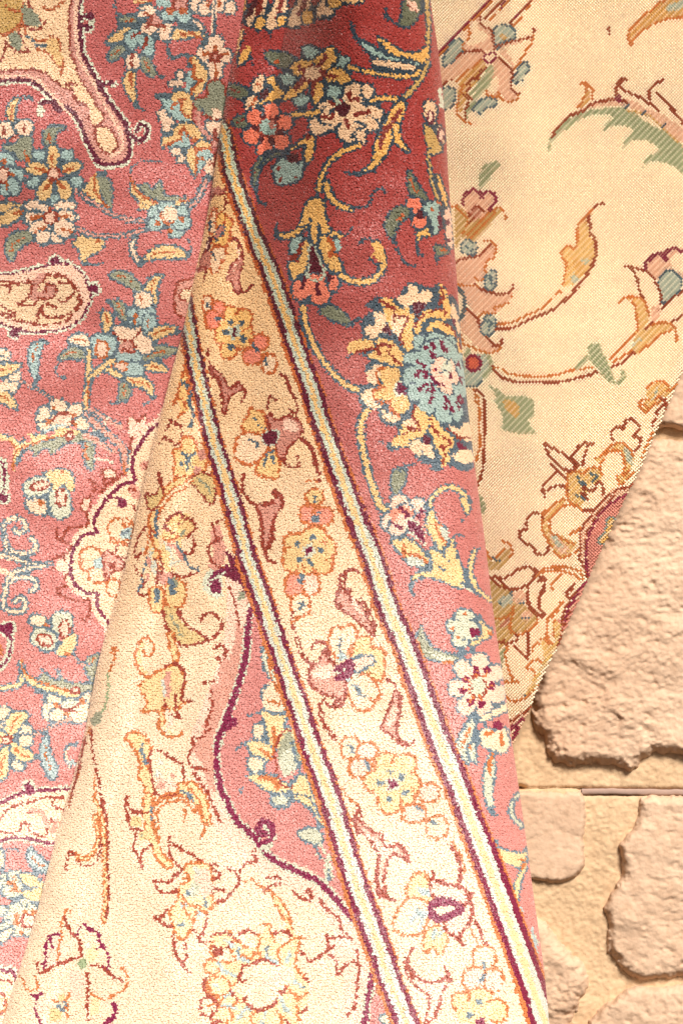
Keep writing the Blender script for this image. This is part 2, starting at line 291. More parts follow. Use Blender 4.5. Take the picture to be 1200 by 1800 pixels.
    J('d', 12, "0 1170 60 1110 150 1080 260 1050 340 1055", "0 1240 100 1230 120 1190 150 1195 160 1235 240 1255 250 1180 220 1140 150 1130", "290 1050 280 1100 330 1110 350 1140", "260 1170 300 1190 290 1240")
    T(0, 1400, 3)
    J('b', 30, "250 150 230 90 170 70", "300 130 280 180")
    l('k', 12, "0 300 20 290 60 275 110 290"); L('w', 'k', 36, "10 280 0 340 10 380"); L('a', 'k', 62, "160 270 180 330 230 370 300 390", 'u')
    for p in ((40,430,38,36,0),(80,415,36,30,0),(20,470,34,34,0),(60,500,50,34,0),(100,450,30,44,0)): E('v', *p, 'k', 10)
    L('g', 'k', 60, "110 410 170 450 260 490"); L('g', 'k', 56, "110 510 200 520 280 500"); J('u', 15, "45 450 80 460 85 490", "75 420 90 440", "60 495 85 490 100 500")
    for p in ((130,570,40,32,0),(80,600,44,40,0),(60,650,44,40,0),(100,700,50,40,0),(30,690,40,30,-30),(170,590,30,30,0),(160,710,40,30,0),(0,600,40,30,0)): E('v', *p, 'k', 10)
    E('v', 130, 640, 70, 60); E('h', 155, 655, 40, 36, 0, 'd', 14); D('u', 90, 630, 14, 90, 665, 14, 130, 605, 14, 180, 610, 14, 115, 715, 14); L('w', 'k', 44, "0 770 30 730 70 700")
    Q = "-60 915 0 910 40 925 60 915 85 960 120 1060 120 1300 -60 1300"; f('c', Q, 'v', 44); f('c', Q, 'm', 18); J('d', 12, "0 970 50 975 80 1000", "0 1040 30 1050 25 1100", "0 1150 20 1130"); J('u', 12, "30 1060 40 1110 0 1140")
    # top right cluster
    T(200, 0, 6)
    l('k', 20, "0 50 30 0"); f('o', "30 190 100 160 200 150 260 230 180 240 100 240", 'k', 30); l('u', 26, "120 215 210 205"); l('k', 24, "20 20 40 120 70 180")
    l('k', 60, "60 260 250 290 340 370"); L('g', 'k', 90, "-60 440 60 370 170 280"); L('o', 'k', 110, "-40 620 30 550 120 480", 'u'); 
    f('a', "110 400 160 320 240 300 300 360 420 380 420 580 320 570 300 500 250 470 220 530 150 500", 'k', 24); J('d', 26, "280 340 220 370 190 410", "345 390 340 460 310 500"); E('w', 205, 645, 78, 100, 0, 'k', 24); l('d', 30, "205 560 195 680")
    L('g', 'k', 110, "190 740 170 900 240 1110", None, .3); l('u', 28, "190 770 185 920"); L('o', 'k', 110, "310 600 360 700 430 790", 'u', .5); l('k', 26, "430 790 540 800"); l('k', 22, "250 1130 320 1150")
    for p in ((360,110,100,60,0),(300,150,50,40,0),(370,290,85,75,0),(550,330,85,100,0)): E('w', *p, 'k', 22)
    E('b', 450, 210, 70, 56, 30); J('d', 36, "330 130 400 180 370 230 410 260 500 260 540 280", "340 300 380 270"); J('u', 22, "320 120 400 160", "545 290 545 320")
    f('a', "490 130 560 80 640 90 700 110 800 90 820 190 770 240 690 240 660 180 620 220 520 200", 'k', 24); f('a', "450 0 600 0 600 60 470 60"); E('b', 700, 40, 80, 60, 0, 'd', 26); D('u', 590, 105, 40, 730, 120, 40)
    f('g', "200 0 400 0 380 20 240 40"); l('u', 16, "260 25 400 15")
    for x in (900, 1170): E('w', x-30, 40, 70, 90, 0, 'k', 24); E('w', x+60, 80, 66, 80, 0, 'k', 24)
    J('u', 34, "1010 0 1000 60", "1120 0 1110 60"); st('w', "1065 0 1065 170 1060 350", 'w', 30, 16); l('k', 26, "1065 0 1065 350")
    L('g', 'k', 110, "630 400 720 340 960 360"); L('g', 'k', 80, "960 330 930 480"); l('u', 40, "710 350 850 345"); l('u', 36, "860 370 930 400"); l('k', 26, "640 280 860 310 920 240"); L('w', 'k', 40, "840 210 900 260 940 310"); l('k', 36, "570 440 580 540 620 610 700 580 780 580 780 700")
    E('w', 1070, 440, 95, 75, 0, 'k', 26); E('w', 930, 560, 50, 70, 0, 'k', 22); E('w', 1180, 580, 70, 70, 0, 'k'); f('w', "960 640 1060 640 1180 650 1150 730 1130 830 1020 830 990 720", 'k', 22); l('w', 120, "930 580 1070 500 1180 600"); J('u', 30, "1070 480 1070 540", "950 565 1010 570", "1130 570 1200 560", "1075 660 1075 820"); E('b', 1070, 595, 48, 44, 0, 'd', 44)
    f('a', "800 740 860 700 880 860 810 980 760 960 750 850"); f('g', "800 600 860 590 920 640 990 740 970 900 900 990 850 1030 820 900 870 850 830 720", 'k', 22); J('u', 34, "850 680 845 800 940 850", "880 880 830 940 820 1000", "805 610 820 660")
    E('w', 705, 790, 46, 46, 0, 'k', 22); E('w', 640, 880, 70, 44, 0, 'k', 22); D('w', 700, 870, 34)
    f('o', "990 880 1080 830 1170 900 1180 1000 1260 1100 1200 1220 1020 1240 840 1120 860 1040 980 1010", 'd', 24); l('k', 24, "920 1130 960 1200")
    L('g', 'k', 60, "450 1000 590 1005", 'u'); f('a', "490 1040 580 1040 640 1100 700 1080 700 1200 620 1200 540 1130", 'k', 18); f('g', "600 1010 660 950 760 950 820 1010 830 1200 730 1200 740 1080 640 1070", 'k', 22); J('u', 36, "690 1050 760 1050", "715 1070 720 1200", "640 1100 620 1130")
    T(240, 180, 6)
    f('a', "330 0 480 0 500 120 560 190 420 180 370 90", None); f('g', "480 -20 590 -20 590 180 500 140 470 80", None); J('u', 30, "410 0 380 40", "470 -20 490 100 560 160"); l('d', 26, "600 0 600 200 680 320 790 400")
    E('w', 280, 130, 60, 60, 0, 'k', 22); E('w', 350, 200, 55, 55, 0, 'k', 22); E('w', 320, 260, 60, 50, 0, 'k', 22); D('w', 320, 190, 50)
    f('g', "390 270 440 220 560 210 640 260 720 370 620 400 540 340 480 400 380 430 280 480 260 400 290 350 380 350", 'k', 22); f('a', "480 290 540 330 580 420 500 480 360 470 440 400 490 380"); J('u', 36, "520 260 470 310 470 380 310 450", "520 300 560 370 640 390")
    f('g', "640 400 720 390 790 450 740 490 640 500 630 560 650 700 620 790 570 720 530 600 540 480 620 440", 'k', 22); f('a', "640 510 790 510 790 570 710 640 660 760 640 650"); J('u', 34, "620 470 640 490 790 480", "625 500 640 600 700 590", "630 610 620 760")
    E('w', 420, 520, 60, 55, 0, 'k', 20); E('w', 475, 590, 44, 50, 0, 'k', 20)
    l('b', 44, "650 90 660 240 780 370"); D('w', 850, 120, 56); f('w', "730 200 800 180 850 200 950 180 930 300 860 380 790 350 740 280", 'k', 18); l('d', 34, "835 270 830 370"); E('b', 835, 435, 42, 40, 0, 'd', 24); f('w', "710 680 760 600 860 560 900 700 840 850 790 780 740 740", 'k', 18); J('d', 34, "835 510 835 680"); D('d', 790, 630, 22)
    st('b', "740 800 700 900 640 1020 560 1100", w=24, ow=26)
    T(0, 0); return cv
def stripes(pts, k0, k1):
    # guard stripe: rust, maroon, pale blue, gold band, laid as narrowing strokes
    q = spl(P(pts), n=8); s = np.clip((q[:,1]-MG-150)/1500, 0, 1); k = k0+(k1-k0)*s
    off = np.stack([np.gradient(q[:,1]), -np.gradient(q[:,0])], 1); off /= np.linalg.norm(off, axis=1)[:,None]
    _stroke('u', q-off*2*k[:,None], 53*k); _stroke('n', q, 43*k); _stroke('l', q, 25*k); _stroke('g', q-off*.5, 9.5*k)
def bud(x, y, s, c, a):                      # small rounded petal with a slate mark
    E(c, x, y, 32*s, 28*s, a, 'u'); D('k', x, y, 9*s)
def middle_rug():
    cv = Canvas('c'); use(cv)
    T(0, 0, 1)
    S1 = "392 120 393 190 398 235 400 250 420 333 437 397 450 417 475 483 500 567 520 633 543 690 563 747 580 790 604 849 633 930 657 990 693 1083 710 1133 737 1210 770 1300 793 1357 830 1450 868 1550 903 1650 935 1740 958 1810 1000 1930"
    S1 = "330 60 375 190 395 235 405 290 420 337 437 387 462 446 479 483 505 560 522 610 543 668 563 735 580 781 604 849 630 918 656 985 683 1070 710 1130 735 1200 770 1295 800 1370 832 1455 870 1555 903 1645 935 1735 958 1805 1000 1930"
    f('r', S1+" 1320 1930 1320 -120 340 -120 380 0")
    S2 = "318 430 322 500 331 560 341 620 350 667 360 710 372 760 385 805 400 850 418 915 437 985 462 1055 487 1130 517 1217 547 1308 580 1400 607 1493 633 1573 657 1640 683 1717 713 1797 760 1930"
    # pink corner lobes left of the inner stripe
    C1 = "455 1040 446 1060 437 1090 433 1150 420 1200 405 1245 388 1290 380 1320 385 1370 395 1400 415 1440 445 1470 480 1510 520 1530 560 1550 590 1580 610 1605 650 1640"
    f('r', C1+" 640 1560 590 1420 520 1230 470 1060"); l('v', 15, C1)
    C2 = "618 1600 640 1625 650 1670 655 1700 650 1740 645 1760 640 1800 625 1840"
    f('r', C2+" 740 1840 690 1720 650 1620")
    # rosy band that follows the maroon line
    l('h', 44, "420 1020 420 1090 408 1160 385 1230 360 1290 358 1330 372 1390 395 1440 430 1480 480 1525 540 1550 590 1600 615 1650 628 1700 625 1760 610 1820")
    l('b', 22, "425 1020 428 1090 415 1160 390 1230 365 1290 365 1330 376 1380")
    l('v', 16, C1); l('v', 15, C2); l('m', 10, C1); l('m', 9, C2)
    T(400, 1050, 3); f('m', "-20 640 0 640 20 630 50 660 20 680 0 700 -20 690", 'm'); 
    T(400, 1400, 3); J('v', 44, "200 270 240 200 200 140"); J('m', 34, "190 240 230 220 235 160 190 130 160 170", "160 170 175 200 200 190")
    T(0, 700, 3); J('v', 50, "1200 910 1110 930 1100 1000 1150 1030"); J('m', 24, "1270 880 1200 895 1130 930 1105 990", "1240 760 1260 860"); E('m', 1140, 990, 34, 44, 0, 'v', 8)
    T(400, 700, 3); f('n', "-10 800 30 830 60 900 90 960 110 1050 60 980 0 950 -40 930 10 900"); l('b', 60, "-60 700 -40 830 -70 880"); J('d', 14, "-80 660 -60 720 -40 740 -90 770 -95 830 -60 880 -20 890", "-60 660 -30 640"); f('h', "20 970 60 970 100 1060 100 1180 60 1200 40 1100", None); J('d', 11, "10 990 40 1080 60 1200"); D('o', 75, 1040, 20)
    stripes_pts = None
    # ---- cream ground, left of the inner stripe ----
    T(0, 700, 3)
    J('g', 26, "960 80 990 0 1010 -110"); f('g', "960 -140 1010 -130 1020 -40 990 60 960 60 940 0"); J('u', 13, "1010 -300 980 -180 960 -100 930 0 920 30", "905 20 960 0 980 60 940 100", "1000 -140 990 -60 1010 0"); J('k', 18, "1010 -40 1000 30 1020 80 1000 150", "960 -90 990 -60"); J('d', 12, "880 165 900 120 930 125 955 160 960 210 930 240 870 200", "870 200 850 240", "920 130 960 150")
    f('g', "960 210 1000 200 1030 230 1040 280 1090 310 1080 380 1030 400 960 420 920 400 920 330 915 270 950 260", 'u', 13); J('k', 15, "960 290 1000 310 1030 280", "950 345 990 330 1010 360", "985 300 985 380"); D('b', 1070, 300, 26, 1040, 380, 20); f('y', "990 440 1050 400 1100 400 1140 450 1130 540 1100 550 1060 500 1030 460", 'd', 12); l('o', 12, "1040 420 1090 460 1110 500")
    st('g', "980 425 900 470 860 530 820 600 800 680 800 760 830 820", 'u', 30, 12); J('k', 14, "830 600 825 660 830 730"); f('y', "840 400 860 470 860 530 810 590 780 560 775 500 800 510 840 480 835 400", 'd', 12)
    st('c', "1000 430 960 470 930 480 890 510 850 570", 'u', 14, 11)
    T(230, 860, 5.27)
    f('g', "330 340 400 240 480 210 560 260 600 350 580 420 600 500 540 610 470 580 430 500 340 490 290 440"); f('w', "470 470 570 430 590 510 530 590 480 570"); J('d', 24, "310 360 350 280 400 235 460 215 490 265 550 270 590 310 590 380 520 440", "570 430 600 500 560 590 510 600", "310 360 390 410"); D('d', 465, 310, 14)
    f('w', "300 500 400 500 480 580 540 680 620 760 560 790 480 820 400 790 330 790 280 700 290 600"); f('g', "300 500 340 520 360 620 350 700 430 750 370 760 310 740 270 640"); l('l', 24, "320 500 360 570 390 640 370 690 450 670"); l('b', 40, "360 510 430 560 470 630 500 650"); J('k', 24, "430 480 460 560 500 620 530 680 560 720 620 740"); l('o', 20, "490 390 460 450"); J('u', 24, "310 470 400 470 450 400"); J('d', 22, "270 600 290 700 300 780 370 820 410 790 480 825 540 790 630 770", "380 730 390 780")
    f('c', "100 400 150 340 200 370 190 520 220 640 250 740 230 880 190 960 110 990 70 940 130 860 60 760 50 680 90 600 40 620 60 480", 'd', 18); f('g', "200 420 260 480 270 620 230 640 180 560"); J('l', 26, "200 560 180 640 200 720", "220 690 220 780", "130 540 110 560"); J('k', 18, "150 620 130 720 110 800 120 860 70 930"); J('b', 26, "160 640 180 720", "150 780 160 840"); J('u', 20, "180 330 170 440 150 560 120 590 170 600", "200 420 210 520 270 590", "270 580 260 700 280 760"); l('d', 20, "60 940 120 990 170 960 240 890 270 760")
    D('b', 300, 840, 36); l('k', 22, "245 215 235 300 235 380 245 440")
    T(0, 700, 3)
    D('b', 880, 950, 34)
    E('g', 825, 1060, 40, 70, -5, 'u', 13); E('g', 925, 1030, 56, 76, 5, 'u', 13); l('k', 26, "825 1020 830 1060"); l('k', 30, "900 960 915 1020"); l('o', 16, "920 950 935 990")
    # hook scroll
    T(0, 1050, 3)
    f('y', "870 60 930 60 945 110 1000 170 1070 200 1110 230 1000 250 940 240 900 180", None); J('d', 15, "860 70 880 150 920 210 960 250 1010 250 1080 235 1130 210 1170 160 1160 110 1110 80 1070 100 1060 120", "940 60 970 130 1020 170 1090 210"); l('o', 12, "900 90 930 150 960 200")
    st('g', "900 200 915 260 930 320", 'u', 22, 13)
    l('u', 13, "790 440 730 380 715 300 740 230 780 215 815 250 800 300 770 310 750 270"); l('g', 16, "770 400 735 350 735 290 760 240"); 
    f('g', "790 420 850 380 920 360 970 400 975 470 960 530 1010 550 960 560 940 600 900 590 860 580 870 640 850 660 830 600 760 600 780 550 750 500 740 460", 'u', 13); J('d', 15, "880 360 930 350 970 390 970 470 960 540 1010 550", "870 540 880 600 950 640", "930 510 930 600 950 630"); f('b', "870 410 900 390 900 470 890 530 860 480"); l('l', 16, "860 430 870 520"); J('u', 13, "830 650 850 700 900 740 960 715", "740 600 800 600"); l('g', 18, "850 630 870 690 910 720"); l('h', 18, "880 590 900 650 880 690")
    # serrated rosy edge
    l('d', 13, "1130 270 1150 255 1180 260 1190 300 1180 350"); J('d', 14, "1140 320 1165 340 1160 400 1200 440", "1080 450 1130 445 1120 500 1110 540 1125 560 1105 620 1080 690", "1180 300 1200 350")
    f('b', "1110 460 1150 450 1160 350 1210 330 1230 450 1160 560 1120 640 1130 560"); f('b', "1010 790 1050 750 1110 690 1150 650 1120 760 1130 900 1060 860"); J('d', 14, "1110 690 1060 740 1020 740 1020 790 990 830 1010 890 1050 900 1090 910", "1020 920 1060 980 1100 1040 1130 1110 1160 1180"); 
    # green hook on the left fold; crease shade drawn in as dark lines
    l('u', 14, "590 290 605 260 605 320 590 370 570 400"); J('q', 12, "570 400 575 480 560 560 520 640 490 660"); f('o', "480 640 530 600 540 640 500 680"); J('u', 11, "480 690 450 750 430 850 415 950 380 1040 365 1110", "480 690 490 800 510 900 500 1000 520 1100 530 1260"); J('d', 12, "455 740 425 880 400 980 370 1100", "485 700 490 800 510 900 530 1000 540 1120 560 1250")
    # yellow forked leaf with ruffled blossom
    f('g', "665 750 680 720 730 710 780 750 800 800 790 850 770 870 800 930 810 1000 820 1060 790 1120 770 1080 760 990 730 940 740 880 720 820 690 770", 'u', 14); J('k', 20, "745 780 760 830 770 870"); f('w', "790 860 800 810 850 810 900 850 950 870 970 930 960 1000 930 1040 830 1040 810 980", 'd', 14); f('h', "830 950 900 960 940 1000 860 1030"); D('b', 850, 990, 18, 910, 940, 14); D('l', 850, 870, 14, 830, 930, 14)
    J('u', 13, "820 1100 850 1050 920 1030 980 1060 1000 1100", "960 980 1020 1000 1060 1050 1080 1110 1090 1180", "820 1110 830 1160"); f('g', "940 980 1000 990 1050 1040 1080 1130 1085 1200 1050 1120 1000 1070 950 1040", 'u', 12); J('k', 16, "960 1020 990 1040 1010 1070"); J('d', 13, "680 1050 665 1110 680 1160 670 1180", "670 1090 720 1130 770 1130")
    T(0, 1400, 3)
    st('g', "780 0 780 120 810 220 840 310 890 360", 'u', 30, 13); l('k', 20, "800 60 810 140"); st('c', "830 160 820 80 860 30 930 10 990 20 1030 70", 'u', 10, 12); st('g', "1010 -60 1060 0 1080 60 1090 130", 'u', 30, 12); J('u', 13, "1090 130 1080 170 1055 220", "980 60 975 130"); l('k', 18, "990 -20 1020 20"); 
    J('d', 13, "670 0 665 60 690 160 750 180", "690 60 720 85 775 90", "720 190 705 260 725 310 740 350 755 380", "745 350 750 300 800 250"); D('y', 720, 130, 30, 760, 210, 26); D('o', 750, 210, 10)
    st('g', "500 0 530 90 550 200 555 350 560 500 550 660", 'u', 10, 9); l('d', 12, "540 0 565 130 570 250 570 400 575 560 560 650"); st('g', "500 100 515 200 510 260 470 320 430 325 390 300", 'u', 8, 10); l('d', 13, "350 390 355 320 380 290 420 350 460 365 500 350 530 300 530 220")
    # star flower low centre
    J('d', 14, "900 210 890 270 910 330 960 390 920 420 900 450 840 450", "900 240 960 280 1020 310 1080 350 1150 360", "820 440 830 490 880 510 940 495", "810 630 850 660 890 690 920 670 890 600 850 640", "1060 370 1120 380 1160 420 1120 440 1120 480 1180 495", "1110 450 1130 550 1200 540", "1130 550 1100 600 1090 660 1070 720 1040 750 1080 775", "1010 690 1050 750", "910 730 930 830 960 890 1000 930", "970 750 985 840 960 880")
    f('e', "970 370 1040 350 1100 360 1120 430 1110 500 1130 560 1090 610 1040 600 1010 690 980 750 930 730 900 650 900 590 940 540 950 470 1000 440", 'u', 13); f('h', "1030 400 1090 380 1120 450 1110 520 1060 520 1030 470"); f('v', "1000 470 1040 460 1050 510 1010 530"); J('l', 20, "1030 380 1050 410", "980 520 1020 490"); J('k', 12, "960 560 980 580", "1080 530 1090 580", "945 680 975 670", "980 500 1000 520"); D('a', 970, 570, 18, 1050, 620, 12); J('u', 12, "940 500 1000 570 1060 580", "970 430 1000 440", "960 560 1000 640")
    # purple rimmed flower bottom left
    f('h', "240 900 235 830 250 770 290 720 320 720 330 800 320 870"); f('w', "410 720 440 680 480 690 520 720 540 780 570 830 570 900 530 910 480 890 440 850 430 790"); f('e', "450 820 500 780 520 830 480 870"); D('l', 465, 790, 16)
    J('m', 14, "235 910 240 840 250 770 280 730 310 725", "265 740 275 790", "405 740 420 700 440 675 480 700 520 720 530 770 560 810 575 860 570 910 550 905", "520 800 550 790", "160 1050 220 1040", "200 1050 190 1110 200 1160 215 1190"); D('m', 475, 700, 16, 545, 790, 14, 555, 910, 16)
    J('d', 14, "200 880 210 930 260 910 320 880 390 855 420 850", "345 620 350 660 380 720 420 760 430 830", "480 890 540 900 600 950 650 970", "460 930 470 1000 460 1080 470 1180"); J('u', 12, "320 720 330 650 350 600 375 610", "310 870 310 800 330 730", "650 900 670 950 665 1010 600 1050 540 1070 480 1040", "410 930 380 1010 350 1070 280 1080", "105 950 130 970 140 1020 200 1010 190 950", "350 1080 360 1160"); J('m', 24, "600 1090 610 1140 600 1170 560 1190"); f('h', "370 930 420 920 450 980 440 1060 380 1060"); f('e', "490 1060 530 1080 520 1140 480 1150"); D('q', 440, 880, 26); J('k', 14, "310 1090 330 1130 350 1090"); D('y', 290, 1150, 34, 330, 1060, 18); D('h', 220, 1100, 30)
    # dotted medallion low centre
    T(400, 1400, 3)
    J('u', 14, "80 450 130 440 180 480 240 510 290 560 320 620 340 700", "230 510 280 620 320 690 350 760"); l('g', 18, "250 530 300 620 330 700 345 740")
    J('d', 14, "60 400 100 350 160 340 130 300 150 280", "200 430 250 420 280 440", "190 500 230 470 270 465", "340 490 380 530 430 545 440 500 410 500", "480 540 530 600 580 640 600 700 630 730", "0 380 40 400 60 450 0 530")
    T(340, 1600, 4.48)
    f('e', "110 380 190 300 260 250 290 170 340 240 430 160 520 200 600 100 640 180 760 170 830 240 800 420 880 540 900 680 830 900 700 1000 150 900 150 740 80 600 130 480")
    f('w', "370 250 360 200 430 170 490 210 490 280 420 290"); f('w', "630 190 740 170 760 230 680 260"); f('w', "170 380 190 310 270 300 320 380 260 400"); f('w', "110 600 170 540 220 580 180 640")
    f('w', "390 440 470 430 560 400 660 430 720 440 800 500 800 560 740 590 690 640 660 700 640 750 490 800 430 750 400 700 320 610 350 570"); f('h', "500 580 620 530 720 470 780 450 760 520 640 580 540 610"); l('h', 20, "560 560 640 540")
    J('d', 26, "390 430 450 430 520 390 580 400 660 430", "380 460 370 520 350 550 400 560", "480 800 560 770 640 740 660 690", "680 650 720 630 740 590", "430 670 400 720 450 760 480 780", "300 640 340 700", "360 190 440 165 490 190", "610 180 740 170 760 220", "820 330 880 350 900 400", "870 520 900 560", "170 400 170 340 240 300", "80 560 110 620 130 660", "150 690 150 840", "830 810 896 780", "150 890 230 870", "350 240 330 225", "200 340 215 345", "720 870 760 900")
    J('u', 20, "250 220 290 160 310 230 370 250 390 280 430 300", "530 120 600 110 610 170 640 240", "520 200 510 320 530 390", "690 290 660 320 690 420", "690 290 760 240 860 210", "830 240 820 320 800 420 840 500 870 520", "200 580 270 590 330 590", "150 650 180 740 280 770 350 710", "740 590 760 640 810 680 820 800 830 900", "810 700 860 680 900 640", "120 380 130 440 120 500 140 550", "210 400 280 410 330 380 290 310", "380 350 440 380 500 340", "280 780 300 840 260 890", "660 800 700 860 690 900", "480 800 450 860 480 900", "260 250 230 290")
    J('a', 26, "355 300 365 370 430 400", "570 300 590 370 650 410", "760 320 735 400", "210 480 270 490 330 520", "790 560 850 600", "240 690 290 650", "350 870 400 790 440 780", "690 690 720 780 760 800", "570 800 560 840", "520 880 570 890"); J('k', 12, "355 300 360 350", "570 310 580 350", "850 590 870 610", "590 290 595 270", "520 880 560 890")
    T(400, 1400, 3)
    f('h', "520 740 570 740 640 740 650 790 600 860 560 880 520 830"); J('d', 14, "510 740 560 745 620 740 655 750", "520 730 530 800 490 840 440 870", "520 830 570 860 580 940 620 890 660 870", "680 810 690 900 680 1010 670 1100 630 1150", "560 790 530 810")
    T(250, 1400, 3)
    E('e', 420, 760, 60, 40, 0, 'd', 12); E('e', 370, 900, 40, 36, 0, 'u', 12); E('e', 400, 1000, 60, 50, 0, 'u', 12); E('w', 350, 1110, 44, 50, 0, 'd', 12); J('u', 13, "380 760 360 800 370 860", "340 980 370 1040 420 1080 340 1110"); J('a', 18, "400 880 420 910", "390 1000 410 1020", "440 760 480 790", "430 1100 500 1120"); J('d', 13, "340 960 320 1000 350 1060", "370 1120 370 1200")
    # ---- pink lobes: flowers cut by the inner stripe ----
    T(400, 1050, 3)
    f('v', "190 250 210 300 230 370 270 420 300 560 320 590 240 610 200 570 180 500 200 470 250 460 210 410 180 330", 'k', 14); f('w', "200 480 250 430 290 560 260 610 200 590 185 530"); J('u', 16, "215 330 240 440 290 530", "220 545 270 560"); f('g', "180 590 240 610 310 620 300 690 340 690 400 880 330 800 250 800 220 760 190 650", 'k', 14); E('w', 165, 705, 34, 46, 0, 'k'); f('g', "100 770 170 750 240 790 240 850 160 860", 'k'); J('u', 22, "180 800 230 850", "240 690 250 760 240 830"); E('w', 150, 880, 46, 44, 0, 'k'); f('g', "105 940 180 930 250 940 330 1000 300 1030 200 1020 150 980", 'k'); l('u', 30, "180 950 240 960 270 1000"); E('w', 280, 1070, 56, 40, 0, 'k'); f('o', "270 790 300 720 340 720 380 850 350 900 290 900 260 860"); f('v', "270 850 350 790 360 900 300 950"); J('k', 14, "340 760 360 850 380 930 330 970 340 1010"); f('g', "330 1010 400 930 440 1000 470 1080 500 1180 430 1120 380 1060", 'k', 12); l('u', 30, "400 830 440 960 500 1130 530 1200"); J('d', 12, "340 700 290 710 260 770 250 860 290 990 340 1000"); J('k', 12, "110 620 160 605", "80 770 50 800", "80 1000 65 1030")
    T(400, 1400, 3); f('g', "330 0 420 0 480 90 520 160 470 130 440 70", 'k', 12); f('v', "230 0 330 0 290 50 240 40", 'k', 12); f('v', "370 190 430 160 490 180 500 230 470 260 400 230", 'k', 13); J('v', 18, "480 240 540 330", "470 300 530 350 550 430", "520 360 520 450"); J('k', 9, "470 250 480 310 520 330", "530 380 530 440"); f('v', "800 1160 860 1140 880 1200 820 1200", 'k', 10)
    # ---- border between the guard stripes ----
    T(320, 330, 4.5)
    f('b', "240 0 330 0 340 50 270 60 230 110"); J('d', 16, "350 -30 340 60 350 100 330 170", "230 110 250 50 290 55 340 45"); l('u', 10, "250 150 270 190 250 260 240 330")
    f('w', "240 190 270 160 280 200 270 330 240 370 210 340 210 270", 'u', 16); f('g', "280 220 320 190 350 230 320 300 270 360", 'u', 16); f('g', "340 240 370 230 400 270 380 340 370 400 330 470 250 450 260 400 330 370", 'u', 16); f('b', "270 350 320 290 340 330 280 410", 'k', 14); J('k', 16, "230 270 225 340"); f('n', "215 400 250 380 245 440 210 510 185 500"); J('h', 12, "225 430 195 480"); f('w', "250 470 330 460 350 530 310 580 300 640 240 680 225 600 230 510", 'u', 16); J('k', 20, "235 505 270 560"); J('u', 16, "240 440 320 460 350 460 380 400 390 350"); J('d', 18, "390 400 440 430 490 540")
    f('b', "190 510 220 520 230 620 200 650 120 680 140 600"); J('d', 13, "130 650 150 630 190 620 195 680 170 730", "190 500 140 590")
    f('b', "400 590 440 560 470 520 480 600 450 720 470 790 440 830 410 780 390 730 350 730 380 640", 'd', 16); J('h', 18, "445 480 440 560", "430 600 400 650"); J('d', 20, "400 400 430 400 460 460 480 540", "400 760 420 820 470 830 530 800 550 770"); D('d', 555, 765, 14)
    E('w', 205, 920, 40, 70, 0, 'u', 18); E('p', 290, 950, 46, 60, 0, 'u', 18); E('p', 240, 1040, 56, 80, 0, 'u', 18); J('k', 26, "200 920 225 940", "270 1030 300 1030")
    E('p', 620, 1220, 66, 66, 0, 'u', 18); E('p', 560, 1330, 76, 66, 0, 'u', 18); E('w', 690, 1390, 60, 76, 0, 'u', 20); J('k', 34, "570 1250 600 1280", "660 1360 670 1400")
    for x, y, a, b, an in ((385,1000,60,70,0),(490,1030,66,70,20),(320,1160,60,80,0),(520,1150,44,66,0),(370,1280,70,66,-10),(470,1210,70,60,0)): E('g', x, y, a, b, an, 'u', 18)
    E('g', 420, 1130, 120, 120); D('k', 380, 1065, 24, 475, 1068, 22, 345, 1150, 24, 490, 1195, 26, 393, 1255, 26); J('u', 14, "430 995 445 1000", "490 1120 540 1105", "455 1250 465 1300"); f('n', "375 1110 440 1100 450 1160 400 1195", 'l', 22, False)
    f('b', "225 1410 280 1450 330 1500 380 1580 460 1530 480 1600 420 1620 380 1660 350 1760 330 1800 320 1660 310 1600 290 1500 240 1460", 'd', 16); J('d', 20, "200 1310 210 1380 240 1480 290 1520 320 1640 320 1760", "210 1280 215 1285", "430 1570 470 1560 500 1620 480 1670", "470 1690 480 1700", "680 1710 690 1660 720 1650 745 1680"); l('d', 26, "780 1470 830 1500 840 1560 880 1640 900 1700")
    T(400, 700, 3)
    f('g', "75 140 110 90 120 50 160 60 200 80 200 170 170 190 100 180", 'u', 14); f('w', "35 290 60 200 120 180 200 200 210 270 170 320 120 350 60 330", 'u', 14); f('g', "170 330 200 290 250 270 280 350 260 420 200 410 150 390", 'u', 14); J('k', 11, "140 100 150 110", "160 140 200 160", "110 215 160 240 150 260", "195 360 210 290 240 280", "215 330 240 300 245 350"); f('b', "210 90 270 110 330 90 390 130 390 190 350 230 310 280 300 330 270 300 250 230 230 180", 'd', 14); f('h', "300 110 360 130 370 170 310 170"); f('n', "190 190 250 165 270 190 245 245 195 240", 'l', 8); J('d', 15, "230 90 210 40 225 20", "290 330 340 365 380 345 370 310", "390 220 430 240 450 300 470 380 490 440", "350 0 370 50 360 80 330 60")
    J('d', 22, "400 220 440 260 460 320 480 400")
    f('b', "150 560 210 560 270 510 290 560 240 640 230 720 210 800 190 760 180 640", 'd', 15); J('d', 18, "85 400 80 460 100 520 150 570 180 640 180 740 210 840 250 865", "200 550 250 540 240 490 280 510 290 560", "250 610 240 700 230 760 200 800")
    l('u', 13, "410 430 480 440")
    bud(460, 520, 1.5, 'g', 0); E('p', 425, 610, 46, 48, 0, 'u', 14); E('p', 500, 620, 56, 46, 0, 'u', 14); D('k', 460, 540, 14, 465, 635, 20, 480, 600, 10)
    for x, y, a, b in ((360,770,62,60),(350,850,60,70),(430,900,62,46),(500,860,56,66),(520,790,50,56),(460,720,60,46)): E('g', x, y, a, b, 0, 'u', 14)
